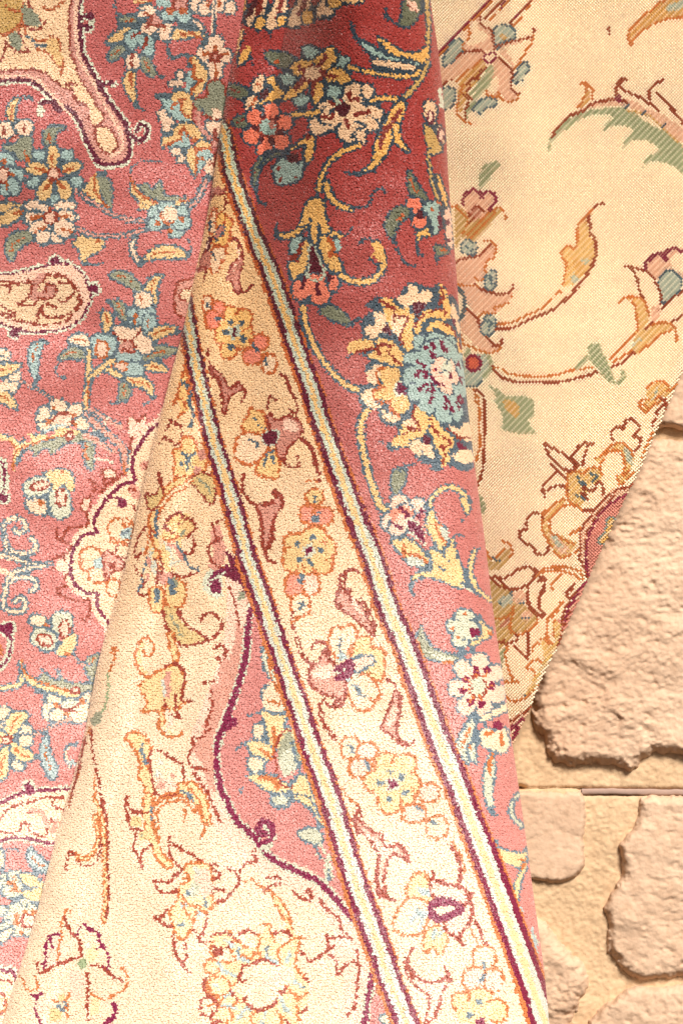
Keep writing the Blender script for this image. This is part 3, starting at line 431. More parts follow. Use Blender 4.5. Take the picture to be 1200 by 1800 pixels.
    E('g', 430, 800, 100, 95); D('k', 370, 765, 15, 380, 850, 17, 435, 865, 17, 490, 800, 15, 450, 730, 15); f('m', "400 790 440 765 460 810 415 835", 'v', 12, False); J('u', 12, "480 760 530 750", "400 910 400 870")
    E('p', 360, 990, 60, 66, 0, 'u', 14); E('h', 440, 980, 44, 60, 0, 'u', 14); J('k', 26, "380 970 400 930"); E('w', 385, 1090, 50, 62, 0, 'u', 14); J('k', 14, "375 1080 400 1090", "385 1110 395 1070")
    f('b', "570 1080 590 1010 640 1000 650 1060 700 1080 740 1160 770 1250 680 1170 610 1120", 'd', 15); f('h', "620 1010 680 1080 720 1150 650 1080"); J('d', 18, "590 930 590 1000 570 1060 600 1110", "600 930 650 900 680 910", "620 920 620 1000 650 1060")
    T(400, 1050, 3)
    st('c', "350 70 345 160 370 240 400 310 440 350", 'd', 4, 9); J('u', 14, "345 130 380 100"); l('d', 15, "700 0 760 100 775 180")
    f('w', "540 180 570 150 600 160 660 140 680 200 650 270 600 320 560 310 530 240", 'u', 14); f('g', "660 270 690 210 750 210 760 260 820 270 830 350 820 420 790 440 700 410 650 370", 'u', 14); f('w', "650 430 720 400 770 440 800 520 740 590 680 590 640 530 620 460", 'u', 14); f('h', "655 325 740 305 775 340 740 365 690 390 650 370", 'k', 13); J('k', 14, "600 210 590 250 600 290", "650 460 680 470 690 500 710 525"); D('a', 600, 315, 22, 630, 440, 14)
    f('b', "440 360 480 340 500 280 520 270 530 340 560 340 560 400 620 450 620 520 600 570 560 570 570 530 490 500 450 470 430 420", 'd', 15); f('h', "450 380 540 350 560 410 470 430"); f('m', "560 375 610 345 650 330 660 370 650 410 600 435 570 430 590 400", 'm'); J('v', 12, "570 395 600 395 620 375", "690 400 650 440"); J('d', 15, "440 270 460 240 510 240 540 300 540 330", "440 470 490 500 520 560 570 580 610 550 560 520", "430 370 425 430 445 480"); l('u', 14, "740 530 770 550 790 530")
    st('c', "485 570 500 630 520 690 570 740", 'd', 4, 10)
    f('b', "880 490 910 520 910 600 890 680 900 740 940 770 920 780 880 740 840 710 810 690 830 620 860 570", 'd', 14); f('h', "880 560 890 620 850 680 840 650"); J('d', 16, "840 430 880 460 900 510 910 580", "930 780 980 770 990 745")
    E('w', 645, 790, 50, 56, 0, 'u', 14); E('h', 735, 810, 54, 44, 0, 'u', 14); E('h', 700, 900, 62, 50, 0, 'u', 14); J('k', 20, "640 780 665 820", "730 870 745 905")
    for x, y, a, b in ((780,970,60,56),(840,870,64,50),(930,880,64,56),(960,980,50,62),(930,1050,56,56),(850,1080,62,58)): E('g', x, y, a, b, 0, 'u', 14)
    E('g', 865, 970, 105, 95); D('k', 855, 920, 14, 918, 950, 18, 800, 980, 18, 935, 1030, 16, 850, 1065, 16); f('m', "835 960 885 955 895 1010 845 1015", 'v', 10, False); E('h', 1060, 1030, 54, 50, 0, 'u', 14); E('h', 980, 1140, 62, 50, 0, 'u', 14); J('k', 20, "990 1100 1020 1120"); l('d', 14, "690 1100 700 1140 690 1190")
    T(400, 1400, 3)
    E('w', 1100, 160, 56, 60, 0, 'u', 14); J('k', 18, "1065 130 1090 140"); f('b', "660 110 700 130 750 180 810 210 830 280 900 250 940 290 950 340 880 300 840 340 830 400 820 470 850 530 880 545 800 520 780 440 790 350 790 290 720 200 680 180", 'd', 15); f('h', "700 160 780 230 830 270 900 270 840 320 810 400 820 500 800 440 800 300"); J('d', 18, "690 40 680 90 670 140 690 190", "830 270 890 255 930 290 940 340", "790 340 790 470 830 530"); 
    l('u', 14, "600 -40 640 10 690 40")
    f('g', "940 500 970 420 1020 400 1060 440 1090 520 1060 560 960 540", 'u', 13); f('w', "870 670 900 590 950 540 1060 560 1060 640 1020 720 960 730 900 720", 'u', 13); f('g', "1030 740 1080 680 1130 690 1160 760 1120 830 1080 800 1040 820", 'u', 13); J('a', 20, "1010 480 1060 520", "960 660 1020 610 1020 690", "990 600 1040 620", "1100 700 1080 740", "1130 690 1120 730", "1010 510 1070 500"); 
    f('h', "1070 440 1200 470 1260 500 1270 560 1180 550 1080 520", 'd', 14); f('h', "1160 640 1220 600 1270 560 1290 620 1260 690 1200 740 1170 720 1140 690", 'd', 14); f('m', "1060 570 1120 535 1200 560 1240 600 1180 640 1110 660 1070 640", 'm'); f('w', "1090 595 1150 580 1200 575 1170 605 1110 625"); J('d', 16, "1080 390 1090 440 1130 460 1200 465", "1200 740 1240 780 1220 740 1250 700", "1250 520 1290 510 1260 540")
    l('d', 18, "1170 260 1210 320 1225 400 1215 480"); l('u', 12, "1180 240 1230 320 1245 400"); l('d', 18, "1270 640 1320 680 1340 750 1360 800"); l('u', 12, "1280 700 1320 780 1350 830")
    f('h', "940 850 970 920 1010 960 1080 980 1140 960 1160 920 1170 970 1130 1020 1120 1100 1080 1170 1040 1200 1060 1060 980 990 940 920", 'd', 14); J('d', 18, "975 800 950 850 950 900 980 950", "1140 900 1165 960 1140 1020")
    E('w', 1350, 850, 60, 62, 0, 'u', 14); E('h', 1300, 960, 64, 60, 0, 'u', 14); E('h', 1400, 970, 50, 60, 0, 'u', 14); J('k', 20, "1350 860 1350 900", "1330 970 1350 950"); E('g', 1240, 1080, 60, 50, 0, 'u', 14); E('g', 1330, 1070, 60, 60, 0, 'u', 14); E('g', 1410, 1130, 60, 60, 0, 'u', 14); E('g', 1300, 1140, 100, 60); D('k', 1325, 1085, 16, 1270, 1150, 16); E('m', 1330, 1190, 26, 26)
    # ---- pink ground right of the outer stripe ----
    T(400, 0, 3)
    f('g', "30 150 60 130 100 50 100 0 60 -40 20 80", 'k'); l('c', 16, "80 160 60 260 60 330 80 320"); l('k', 12, "90 170 70 240 55 330 80 340 110 300 120 250 130 350"); f('g', "60 310 90 260 120 240 110 300 75 330")
    for x, y, x2, y2 in ((110,130,190,-20),(210,150,300,-20),(330,140,430,-20),(480,80,560,-20)): L('w', 'k', 80, [x,y,(x+x2)/2+10,(y+y2)/2,x2,y2-40], None, .4); J('d', 26, [x+50,y-60,x2-10,y2])
    l('n', 30, "110 80 150 0"); E('g', 170, 120, 30, 40, 20, 'k'); E('g', 285, 105, 28, 34, 0, 'k'); E('g', 425, 90, 34, 40, 0, 'k'); E('g', 565, 15, 40, 26, 0, 'k'); f('c', "600 -20 720 -20 700 15 620 15", 'k'); l('k', 14, "500 80 540 95 560 75"); l('k', 14, "210 150 225 190")
    l('k', 16, "830 50 835 80 870 115 910 130"); f('o', "920 0 1010 -20 1010 70 980 120 940 145 890 125 910 90", 'k'); f('h', "940 0 980 10 1000 60 960 50"); J('d', 8, "940 20 990 60")
    st('y', "1040 -30 1050 60 1055 150 1050 230", w=16, ow=9)
    l('k', 24, "650 120 670 180 700 230"); f('a', "690 200 730 220 800 260 850 290 1020 330 1000 350 880 340 780 300 710 250", 'k'); f('g', "780 190 850 220 920 265 1000 270 1040 240 1060 240 1060 330 1040 370 1000 320 900 300 830 260", 'k'); f('w', "750 310 820 310 950 330 1000 350 960 370 860 360 770 340", 'k', 12); st('g', "640 350 720 370 820 390 950 400 1020 370 1050 330", w=16); st('y', "1050 330 1010 420 960 480 920 520", w=18, ow=11)
    st('g', "760 525 840 515 910 530", w=20)
    # blossom cluster
    for x, y in ((440,270),(600,320),(325,415),(565,480),(390,525)): f('a', [x-48,y-10,x-20,y-38,x+10,y-30,x+45,y-15,x+30,y+20,x+10,y+38,x-30,y+30], 'k')
    L('o', 'k', 76, "200 280 270 310 360 330", None, .6); D('u', 265, 322, 14); f('g', "560 240 580 320 550 340 520 380 470 370 440 330 500 270", 'k'); f('g', "330 350 380 310 450 320 440 380 390 400 350 390", 'k'); f('g', "520 370 580 350 640 380 650 430 580 440 520 420", 'k'); f('g', "410 420 430 450 390 490 340 520 290 530 330 460", 'k'); f('g', "440 430 500 430 510 490 480 560 450 540 440 480", 'k'); f('d', "400 370 450 340 490 350 520 380 500 420 450 440 400 420"); J('d', 24, "380 350 410 390", "480 350 520 290", "500 390 570 400", "400 420 360 470", "455 430 450 490"); E('w', 450, 385, 44, 36, -10)
    f('g', "200 420 250 400 270 450 300 480 280 520 200 550 130 570 190 520 230 470", 'k'); f('w', "130 430 180 390 200 420 180 480 140 490", 'k'); f('w', "90 550 110 510 160 500 160 560 110 580", 'k'); f('n', "175 490 215 455 210 510 170 520"); J('u', 16, "150 440 170 450", "120 560 150 520"); L('o', 'k', 60, "0 460 50 480 120 495", 'd', .5); L('o', 'k', 56, "30 640 90 635 160 600", 'd', .4)
    for i in range(6):
        a = math.radians(60*i-20); E('p', 215+92*math.cos(a), 680+98*math.sin(a), 50, 46, math.degrees(a), 'k')
        
    E('p', 215, 680, 70, 70)
    for i in range(6):
        a = math.radians(60*i+10); J('n', 30, [215+44*math.cos(a), 680+44*math.sin(a), 215+74*math.cos(a), 680+74*math.sin(a)])
    E('a', 215, 670, 50, 46, 0, 'd', 10); D('b', 235, 655, 20)
    for x, y, rx, ry, a in ((520,560,44,36,-20),(670,490,66,60,0),(735,480,36,40,0),(500,650,70,56,-20),(540,610,60,46,0),(640,680,66,74,0),(700,720,30,44,0),(760,600,60,50,10),(740,650,60,36,20)): E('w', x, y, rx, ry, a, 'k')
    E('w', 620, 600, 110, 70); J('k', 14, "655 700 655 750", "600 640 570 700", "680 640 720 660", "600 560 540 590"); f('n', "560 550 620 540 650 570 620 610 580 600"); J('d', 22, "640 490 650 520 690 520", "500 610 540 620 560 600", "670 600 740 590", "620 630 640 670", "540 540 560 545"); f('l', "560 500 590 530 620 530 600 550 570 545"); st('g', "350 605 410 600 480 590", w=20)
    f('g', "700 900 770 890 840 800 890 690 940 560 900 530 840 600 810 680 770 760 760 850", 'k'); f('g', "870 640 900 660 920 750 960 790 930 795 880 750 865 690", 'k'); J('d', 26, "905 580 860 650 820 700 805 770"); f('k', "600 905 680 900 720 900 790 900 730 920 680 930")
    f('g', "285 800 350 770 420 710 460 710 460 790 420 870 400 800 410 760 300 810", 'k'); l('d', 16, "420 730 435 720"); f('a', "250 870 300 830 370 860 400 840 400 920 360 960 310 970 260 970 240 900", 'k'); f('n', "310 820 380 810 370 850 340 860"); D('d', 270, 885, 10, 285, 945, 10, 365, 930, 9); L('o', 'k', 36, "290 795 200 830 150 900 140 990", 'd'); l('k', 22, "150 960 160 1050 200 1075")
    l('k', 22, "290 790 210 820 165 880")
    st('g', "690 760 600 800 540 850 500 920 480 1000", w=20, ow=12); st('g', "520 960 540 1030 590 1080 650 1100", w=22, ow=12); l('k', 16, "640 1095 740 1080 760 1020 800 990 830 1010")
    f('w', "1030 540 1070 525 1100 560 1090 650 1050 650 1030 600", 'k', 12); f('w', "1090 680 1120 660 1145 720 1120 770 1090 740", 'k', 10); f('y', "1030 650 1080 680 1110 750 1130 800 1070 810 1040 740", 'k', 10); E('h', 1065, 615, 16, 32, 0, 'm', 12); E('h', 1120, 710, 16, 34, 0, 'm', 12); st('y', "1050 790 1060 880 1080 980 1110 1060", w=10, ow=9); l('v', 20, "1110 470 1125 560"); L('g', 'k', 24, "1100 920 1130 1020 1150 1090")
    L('o', 'k', 50, "955 900 980 990 1040 1050", 'u', .6)
    T(400, 350, 3)
    E('p', 980, 30, 44, 46, 0, 'k'); E('p', 1010, 120, 44, 36, 0, 'k'); f('n', "980 90 1010 50 1030 90 1010 105"); f('a', "1020 40 1060 10 1110 20 1120 90 1110 170 1080 180 1060 100", 'k'); J('u', 11, "1070 40 1080 65", "1100 10 1120 30"); f('m', "1100 90 1120 70 1130 140 1110 150"); f('h', "1130 60 1170 50 1185 200 1180 260 1150 230 1140 130", 'k', 10); D('m', 1155, 120, 14, 1160, 215, 10)
    L('o', 'k', 76, "960 60 900 80 860 130 870 220", None, .4); J('u', 20, "930 75 900 105"); l('k', 14, "870 200 900 280 930 330 980 355"); f('g', "990 170 1050 150 1065 190 1020 200 1000 220", 'k'); l('k', 13, "990 200 1000 280 1030 300"); f('o', "1090 240 1160 260 1160 290 1110 300 1100 340 1090 280", 'k', 11); J('u', 14, "1120 265 1150 270")
    # lily with tendrils
    st('g', "270 190 330 190 390 150 430 120", w=26); st('g', "500 130 530 170 590 190", w=24); l('k', 14, "265 130 255 170 280 215"); l('k', 14, "590 185 640 180 655 145")
    f('g', "430 0 500 0 520 80 545 170 500 180 480 130 480 200 460 250 430 190 430 130 380 150 390 90", 'k'); l('k', 9, "440 100 440 180 460 240"); f('a', "340 210 380 190 400 210 370 310 340 300 325 260", 'k'); f('g', "400 220 430 210 430 330 400 390 340 420 320 340 360 320 380 290", 'k'); J('d', 18, "390 230 370 290 340 310 380 330"); f('g', "490 200 530 190 560 260 600 330 610 390 550 380 520 350 490 280", 'k'); f('a', "550 230 580 210 600 270 560 270"); J('u', 18, "530 200 560 260 530 300 580 290"); f('n', "430 260 460 250 490 330 500 390 470 415 430 400 430 330", 'l', 10)
    for x, y, rx, ry in ((385,480,46,56),(460,430,60,40),(490,500,56,60),(560,440,30,50)): E('p', x, y, rx, ry, 0, 'k')
    E('p', 460, 460, 60, 50); J('n', 20, "410 410 390 470", "470 440 480 500", "500 390 550 410", "530 400 545 430"); J('l', 14, "410 370 430 410 470 430 500 410 520 360")
    st('g', "600 405 680 435 770 420 820 350 810 290 780 230", w=24, ow=12); f('g', "760 230 800 230 830 300 800 330 780 300 745 310 770 270"); l('k', 14, "690 240 720 210 770 215"); l('k', 12, "740 310 770 330 780 340")
    st('g', "400 560 410 640 440 730 490 830 560 920 640 990 720 1000", w=22, ow=12); L('o', 'k', 64, "490 580 560 600 650 660", None, .5); l('k', 15, "640 660 690 630"); l('k', 12, "630 835 670 800")
    # big pale blue rosette with leafy frame
    T(630, 500, 3.955)
    f('k', "40 150 130 85 260 90 350 -20 480 20 560 -20 620 60 690 140 720 400 790 800 800 1180 760 1300 600 1250 580 1290 500 1250 420 1230 340 1130 200 1150 270 1000 150 960 120 860 10 850 0 720 60 690 40 570 100 540 0 480 -60 430 20 380 20 250 90 170")
    f('w', "270 90 330 60 340 10 400 10 410 70 450 40 500 60 490 120 420 150 350 130 330 160 280 120"); f('n', "360 130 460 120 440 170 400 220 385 180")
    f('w', "100 200 160 190 190 230 190 290 210 350 150 330 100 380 50 340 50 290 110 280"); f('n', "165 290 205 290 220 350 180 335")
    f('g', "150 105 200 90 240 120 290 170 340 160 380 240 370 330 370 450 330 460 280 380 240 330 200 260 170 160"); f('w', "220 200 270 210 330 240 300 300 270 360 230 300"); J('d', 20, "145 105 190 135 240 165 245 215 340 230 320 280 285 360 300 410", "245 215 240 250")
    f('g', "-70 400 40 375 90 390 110 440 60 460 -60 470"); f('g', "120 390 180 370 240 400 300 470 300 560 240 560 160 530 60 490 110 460 140 430"); J('d', 24, "-20 470 60 450 120 440 160 415 230 425", "140 450 140 480"); l('d', 16, "200 450 240 510 290 560")
    f('w', "60 600 120 560 170 560 140 640 110 700 60 670"); f('w', "20 760 80 730 130 730 110 800 150 850 100 860 50 840"); f('w', "160 860 210 890 280 910 280 950 210 950 170 920")
    f('g', "140 590 200 570 290 600 270 680 250 740 340 790 350 850 290 900 230 880 200 810 110 790 120 740 170 700"); J('u', 18, "180 575 130 600 120 640 150 700 190 710", "150 710 100 750 110 790 150 820 220 810", "210 820 230 870 280 905"); E('m', 292, 722, 44, 48, 0, 'v', 14)
    f('g', "390 310 440 200 520 170 580 160 560 60 560 0 600 40 630 140 620 240 540 230 460 240 420 320 395 340"); J('d', 18, "390 290 430 230 490 190 590 170 590 210", "570 20 580 80 550 140"); f('g', "470 300 530 250 600 270 660 340 700 430 720 500 680 440 620 360 540 300 480 330"); l('d', 12, "580 265 640 300 690 380 710 450")
    f('w', "635 150 660 140 680 220 700 330 670 300 640 240"); f('m', "635 235 660 240 670 285 650 270")
    for x, y, rx, ry, an in ((430,405,60,60,0),(530,380,70,50,0),(620,410,50,56,0),(370,510,66,46,10),(390,640,94,80,0),(410,745,80,66,0),(470,840,66,50,20),(590,880,66,86,0),(670,860,44,90,-8),(700,560,40,80,0),(720,700,34,90,0),(560,600,160,230,-8)): E('a', x, y, rx, ry, an, 'k', 11)
    E('a', 560, 620, 165, 235, -8)
    f('h', "500 560 550 500 600 510 650 530 690 620 690 690 640 690 650 760 600 750 540 710 500 650", 'k', 9); f('v', "590 530 625 520 640 600 600 640 570 600"); J('k', 9, "560 610 610 600 640 640", "620 520 600 560"); D('p', 530, 590, 12)
    J('m', 20, "455 435 475 440", "505 405 520 450", "490 455 510 500", "565 395 590 440 620 450", "380 520 430 550 470 580", "380 630 420 600 470 610", "440 630 470 640", "415 730 450 700 500 690 520 730", "460 740 490 720", "510 750 490 820", "600 780 600 860", "620 820 650 880", "690 770 680 820 695 860", "700 770 715 820", "680 540 700 580", "700 640 710 690", "500 640 530 680 590 700", "625 610 640 650", "525 585 545 590")
    D('m', 510, 490, 18, 600, 455, 18, 400, 630, 18, 605, 790, 18)
    f('g', "390 830 430 870 480 920 470 1010 420 1060 350 1070 290 1020 310 960 360 940 380 880"); f('w', "300 960 350 930 390 960 400 1010 340 1010"); J('d', 20, "395 840 370 910 400 960 420 985", "330 990 360 1000 420 1010", "265 1055 330 1030"); f('g', "220 1110 240 1070 300 1040 350 1050 340 1110 270 1130")
    l('k', 14, "130 1085 180 1100 230 1110"); f('w', "350 1110 400 1080 440 1100 490 1110 530 1190 510 1210 470 1190 440 1150 420 1190 370 1160"); f('n', "445 1055 490 1060 485 1105 450 1100")
    f('g', "495 910 530 930 580 1000 640 1060 660 1110 620 1150 630 1210 590 1260 560 1260 570 1190 520 1100 490 1000"); J('d', 16, "495 940 520 1010 580 1060 630 1090 620 1120 560 1120", "580 1140 600 1190 570 1250")
    f('w', "610 970 680 1000 740 960 790 1000 800 1080 720 1080 660 1030"); l('d', 14, "610 1000 660 1030 700 1070 770 1060"); f('m', "680 1080 740 1140 700 1160"); f('w', "640 1190 690 1160 760 1150 800 1210 740 1250 680 1220")
    l('k', 14, "60 130 130 95 160 90"); l('k', 12, "490 1280 560 1290"); l('k', 16, "260 1280 320 1250 370 1250")
    T(400, 700, 3)
    st('g', "730 60 700 140 710 260 730 350 760 460 800 560 830 590", w=26, ow=12); L('o', 'k', 66, "920 370 900 410 880 500", None, .6); l('k', 14, "900 390 930 360 990 340")
    T(660, 850, 4)
    for p in ((160,130,66,60),(290,150,56,56),(100,260,66,66),(150,310,70,56),(200,200,66,60)): E('h', *p, 0, 'k')
    E('p', 180, 220, 80, 60); E('h', 200, 260, 60, 50); J('m', 30, "170 165 220 220", "300 240 320 190"); D('m', 115, 275, 14, 145, 295, 13, 175, 305, 14); f('m', "215 270 260 250 310 290 340 370 355 440 310 400 250 350", 'v', 10)
    f('g', "360 200 400 180 430 260 480 300 500 370 480 470 440 460 390 380 350 300", 'k'); f('l', "440 310 490 310 510 360 480 400"); J('u', 20, "410 290 460 290", "420 310 440 350 490 420"); f('g', "100 400 160 380 230 380 310 440 370 520 370 570 290 580 220 560 180 500 130 450", 'k'); f('l', "220 520 290 510 330 560 250 580"); J('u', 20, "200 440 200 510", "190 470 230 490 300 510 360 560"); D('u', 400, 575, 16)
    f('g', "375 450 440 470 490 470 540 380 570 500 610 600 620 720 560 730 450 680 330 660 270 690 240 760 250 660 310 610 390 600", 'k'); J('k', 12, "470 450 490 520 520 560", "430 580 490 620"); l('k', 16, "540 380 560 350 620 370"); l('k', 18, "245 740 270 790")
    st('g', "380 150 390 100 440 50 520 20 590 50 640 110 650 180", w=22, ow=11); f('g', "580 100 620 80 650 130 650 210 620 200 600 150", 'k', 12); l('k', 12, "640 230 600 260"); st('g', "690 470 670 540 660 620 700 730 800 820", w=22, ow=11); l('k', 12, "690 460 730 450"); l('k', 30, "600 700 680 760 720 780"); l('v', 12, "610 720 700 780")
    for p in ((620,940,70,60),(540,1000,50,50),(590,1090,60,66),(650,1030,70,70)): E('v', *p, 0, 'k', 15)
    E('v', 620, 1020, 70, 70); D('u', 625, 920, 14, 535, 1015, 13, 580, 1080, 14); f('g', "720 920 760 980 810 1030 800 1080 740 1110 670 1150 660 1110 740 1060 730 1000", 'k', 15); D('m', 690, 1045, 34); D('u', 795, 1045, 14)
    L('o', 'k', 76, "310 1010 330 1120 400 1200 600 1230", None, .5); f('v', "370 1180 480 1210 560 1230 500 1260 420 1230"); l('u', 22, "480 1250 580 1260"); l('k', 20, "520 1200 620 1190 680 1170"); l('k', 20, "560 1260 600 1290 640 1290")
    for i in range(7):
        a = math.radians(360/7*i+20); E('h', 710+140*math.cos(a), 1420+165*math.sin(a), 70, 66, math.degrees(a), 'k', 14)
    E('h', 710, 1420, 120, 140); E('v', 715, 1425, 54, 80, 0, 'd', 14)
    for x, y in ((700,1310),(778,1312),(628,1375),(810,1420),(608,1455),(662,1535),(738,1550)): D('m', x, y, 27); J('u', 12, [x, y, 710+(x-710)*.55, 1425+(y-1425)*.55])
    L('v', 'k', 70, "700 1650 650 1720 660 1850 700 1960", 'u'); f('w', "720 1650 870 1560 900 1540 920 1600 830 1640 760 1680", 'k', 12)
    T(740, 1250, 3.27)
    f('w', "330 120 370 90 420 110 480 90 500 150 490 230 440 240 380 220 340 190", 'k', 12); D('m', 435, 80, 27); J('u', 22, "360 130 400 120", "455 130 460 190"); L('v', 'k', 60, "300 40 260 130 230 210 270 300", 'u', .4); L('v', 'k', 54, "400 240 390 350 380 450 400 590", None, .35); J('u', 22, "405 250 390 300 390 350"); l('k', 18, "390 560 430 600"); l('v', 12, "395 440 405 540")
    st('v', "550 480 515 530 520 600 570 660", w=15, ow=12); f('g', "430 780 500 800 580 810 600 780 600 860 560 900 500 880 450 850", 'k', 12); f('g', "590 850 600 900 570 980 550 1100 530 1090 530 1000 560 910", 'k', 12); l('k', 22, "425 745 430 790"); J('u', 16, "550 855 590 850", "585 870 570 920"); D('a', 550, 1150, 34); D('v', 640, 1290, 20, 650, 1330, 16, 680, 1550, 20); l('a', 16, "630 1250 660 1380"); l('a', 16, "680 1530 700 1620")
    T(0, 0, 1)
    stripes(S1, .66, 1.08)
    stripes(S2, .52, .98)
    return cv
def right_rug():
    cv = Canvas('c'); use(cv)
    T(800, 0, 3)
    J('m', 18, "-150 330 0 190 90 95 200 -20"); J('u', 10, "-140 345 10 200 100 105 210 -20")
    J('d', 16, "150 100 200 50 270 -20", "280 135 350 60 400 0", "-140 500 0 400 60 350"); J('u', 13, "160 120 220 60 290 0", "300 140 370 60 440 -10"); J('m', 16, "240 40 255 10", "310 100 330 70")
    f('h', "50 260 40 240 70 190 65 130 120 85 140 130 190 170 210 230 200 260 150 270 100 265"); f('c', "60 240 80 180 80 140 110 110 120 150 170 190 120 230")
    f('h', "220 240 260 225 330 210 400 190 380 240 360 300 340 340 310 370 290 340 250 300"); f('c', "260 250 330 230 390 210 360 280 330 320 310 350 290 310")
    f('h', "220 310 270 340 300 390 300 460 330 500 310 530 270 540 240 490 220 520 170 500 165 460 200 400 200 340"); f('c', "170 460 210 400 230 420 220 470 190 510")
    f('h', "0 320 60 275 140 275 150 300 100 340 20 400 -80 430 -80 350"); 
    f('g', "60 380 130 320 150 320 150 380 90 450 60 500 30 600 10 560 20 440"); f('q', "180 340 200 360 190 420 160 470 100 550 50 640 50 600 110 480 70 500 130 420")
    f('l', "200 170 230 135 270 135 310 160 310 200 240 230 215 260", 'k', 10); f('l', "310 400 340 350 375 330 385 370 350 420 320 440 300 430", 'k', 10); f('l', "90 570 150 520 220 525 200 560 160 570 140 600 110 590", 'k', 10); f('l', "-60 300 -20 230 20 205 40 250 20 290 -10 320 -60 350", 'k', 10); f('l', "-80 480 -20 460 0 500 -20 560 -80 580", 'k', 10); D('g', 250, 195, 16)
    J('d', 16, "125 85 140 130 190 170 200 230 205 260", "210 250 270 225 340 210 400 190 415 150", "0 310 50 275 130 268 160 280", "210 300 250 320 300 385 290 450 320 500 340 495", "180 330 100 410 60 440 80 450 50 510 70 530 50 600 55 640", "80 420 130 420", "40 500 90 520")
    J('u', 14, "110 85 70 130 75 190 40 230 45 270", "410 190 400 230 370 270 350 310 310 365", "330 500 320 525 280 540 240 515 230 485 220 515 170 500 165 480", "0 430 30 400 140 315", "40 440 10 560 15 610 50 640 90 655"); J('m', 16, "160 290 200 280 210 305 190 330 160 330 150 300 165 288")
    f('g', "920 210 920 160 1000 80 1070 20 1120 0 1200 -10 1260 60 1200 90 1110 100 1040 130 980 160"); f('l', "1110 40 1200 0 1200 40 1140 60"); J('u', 15, "920 240 915 165 1000 80 1070 20 1130 -10", "920 240 960 180 1000 150 1100 105 1200 90 1260 80", ); J('d', 12, "805 145 812 180")
    # big feathered leaf
    f('q', "485 790 500 730 570 650 680 590 800 570 900 570 1000 640 1110 700 1200 770 1300 900 1300 1010 1200 920 1150 880 1060 850 1000 870 985 900 1000 840 1070 790 1000 740 930 740 875 785 900 730 940 690 880 660 810 670 785 695 790 650 830 620 770 600 680 620 590 670 520 730")
    f('h', "600 620 700 560 850 520 930 530 1000 570 1080 600 1200 680 1300 760 1300 880 1200 760 1100 680 1020 610 900 565 780 560 680 585"); l('g', 14, "900 580 1020 610 1100 680 1200 770")
    J('d', 20, "505 720 560 650 600 610 660 590 730 545 800 530 840 520", "850 520 900 540", "890 480 960 510 1010 540 1070 580", "840 490 850 450 880 420 900 415", "840 490 860 520", "1060 490 1110 540 1160 600 1200 650", "1020 490 1040 450 1090 420", "1020 520 1020 480", "850 440 890 480"); D('m', 855, 520, 18); J('u', 15, "660 440 690 440 720 470 720 520", "690 450 690 490 670 530 640 570"); f('g', "700 470 710 520 660 570 680 520"); J('k', 16, "890 570 915 555", "985 605 1005 590", "1085 665 1100 655"); J('q', 12, "490 800 520 730 600 660")
    # crowned bud
    L('q', None, 60, "235 855 170 900 130 1000", None, .6); f('h', "45 1060 50 1030 90 1000 140 1020 180 1010 215 1040 210 1080 170 1120 130 1160 80 1170"); f('y', "100 1180 200 1100 230 1100 140 1200"); 
    J('m', 20, "40 1075 45 1035 90 1000 120 1010 140 1040 125 1045", "130 1025 180 1010 215 1040 200 1080 175 1115"); J('d', 14, "70 1130 110 1095 150 1120", "75 1180 110 1100"); J('u', 14, "0 1080 40 1110 80 1160", "200 1120 235 1105 265 1135 265 1160", "140 1200 200 1130")
    T(800, 350, 3)
    f('y', "0 40 60 80 110 140 60 210 30 200 0 260"); f('y', "150 110 210 60 240 60 110 220 60 220"); f('b', "80 60 110 40 140 70 80 130"); J('u', 13, "-60 30 10 50 50 90 60 130 30 200", "60 190 150 100 220 50 255 70 265 105", "70 220 210 70"); J('d', 15, "70 90 110 40 150 70", "70 130 100 95")
    f('h', "0 320 60 310 130 290 190 245 205 250 200 300 160 330 170 370 150 410 120 430 60 450 0 430"); f('h', "30 460 110 455 160 480 200 495 290 490 300 520 250 560 210 600 150 590 110 600 60 550"); f('h', "30 600 90 590 130 640 170 720 210 770 240 770 200 810 150 800 100 770 60 720 30 700")
    J('d', 17, "-20 340 60 310 120 300 170 260 185 240", "100 450 150 480 190 495 240 500 290 490 305 455", "60 580 110 620 130 670 160 720 200 770 240 765 245 735"); J('u', 14, "150 220 195 225 210 260 200 310 165 330 155 370 165 390 130 430 110 420 100 400", "0 450 100 460 130 460", "300 500 290 530 250 560 205 570 205 600 150 600 120 620", "30 720 40 760 90 780 130 800 200 810 240 780")
    for p in ((70,255,44,38,30),(185,430,30,54,10),(175,665,36,56,15)): E('l', *p, 'k', 10)
    J('k', 14, "50 245 90 270 80 280", "180 400 190 440 210 450", "160 640 190 650 170 690"); J('k', 24, "10 470 40 500 50 570 20 640"); E('l', 130, 870, 56, 54, 0); E('l', 80, 920, 70, 70, 0); l('k', 9, "60 990 120 980 150 930"); E('p', 95, 865, 36, 38, 0, 'm', 18); l('q', 30, "150 940 190 880 170 820"); f('q', "40 830 60 780 80 800 60 840")
    J('d', 18, "190 880 230 930 300 960 400 965 530 965 620 950 700 930 740 910", "215 685 300 680 400 630 510 585 600 510 690 400 730 330"); J('u', 14, "200 885 240 895 300 925 420 935 530 930 600 905 720 890", "220 660 300 650 380 610 460 570 560 480")
    f('e', "570 460 580 380 555 290 570 260 640 240 650 130 700 70 770 20 700 100 710 190 740 250 730 320 680 390 620 450"); f('l', "610 420 650 330 700 320 680 380 630 440"); f('g', "620 300 680 340 690 360 640 420"); J('d', 17, "780 20 720 50 700 90 710 140 705 180 735 220 735 310 690 390"); J('u', 15, "720 55 650 130 640 230 620 265 600 245 560 270 560 300 585 345 575 400 565 460")
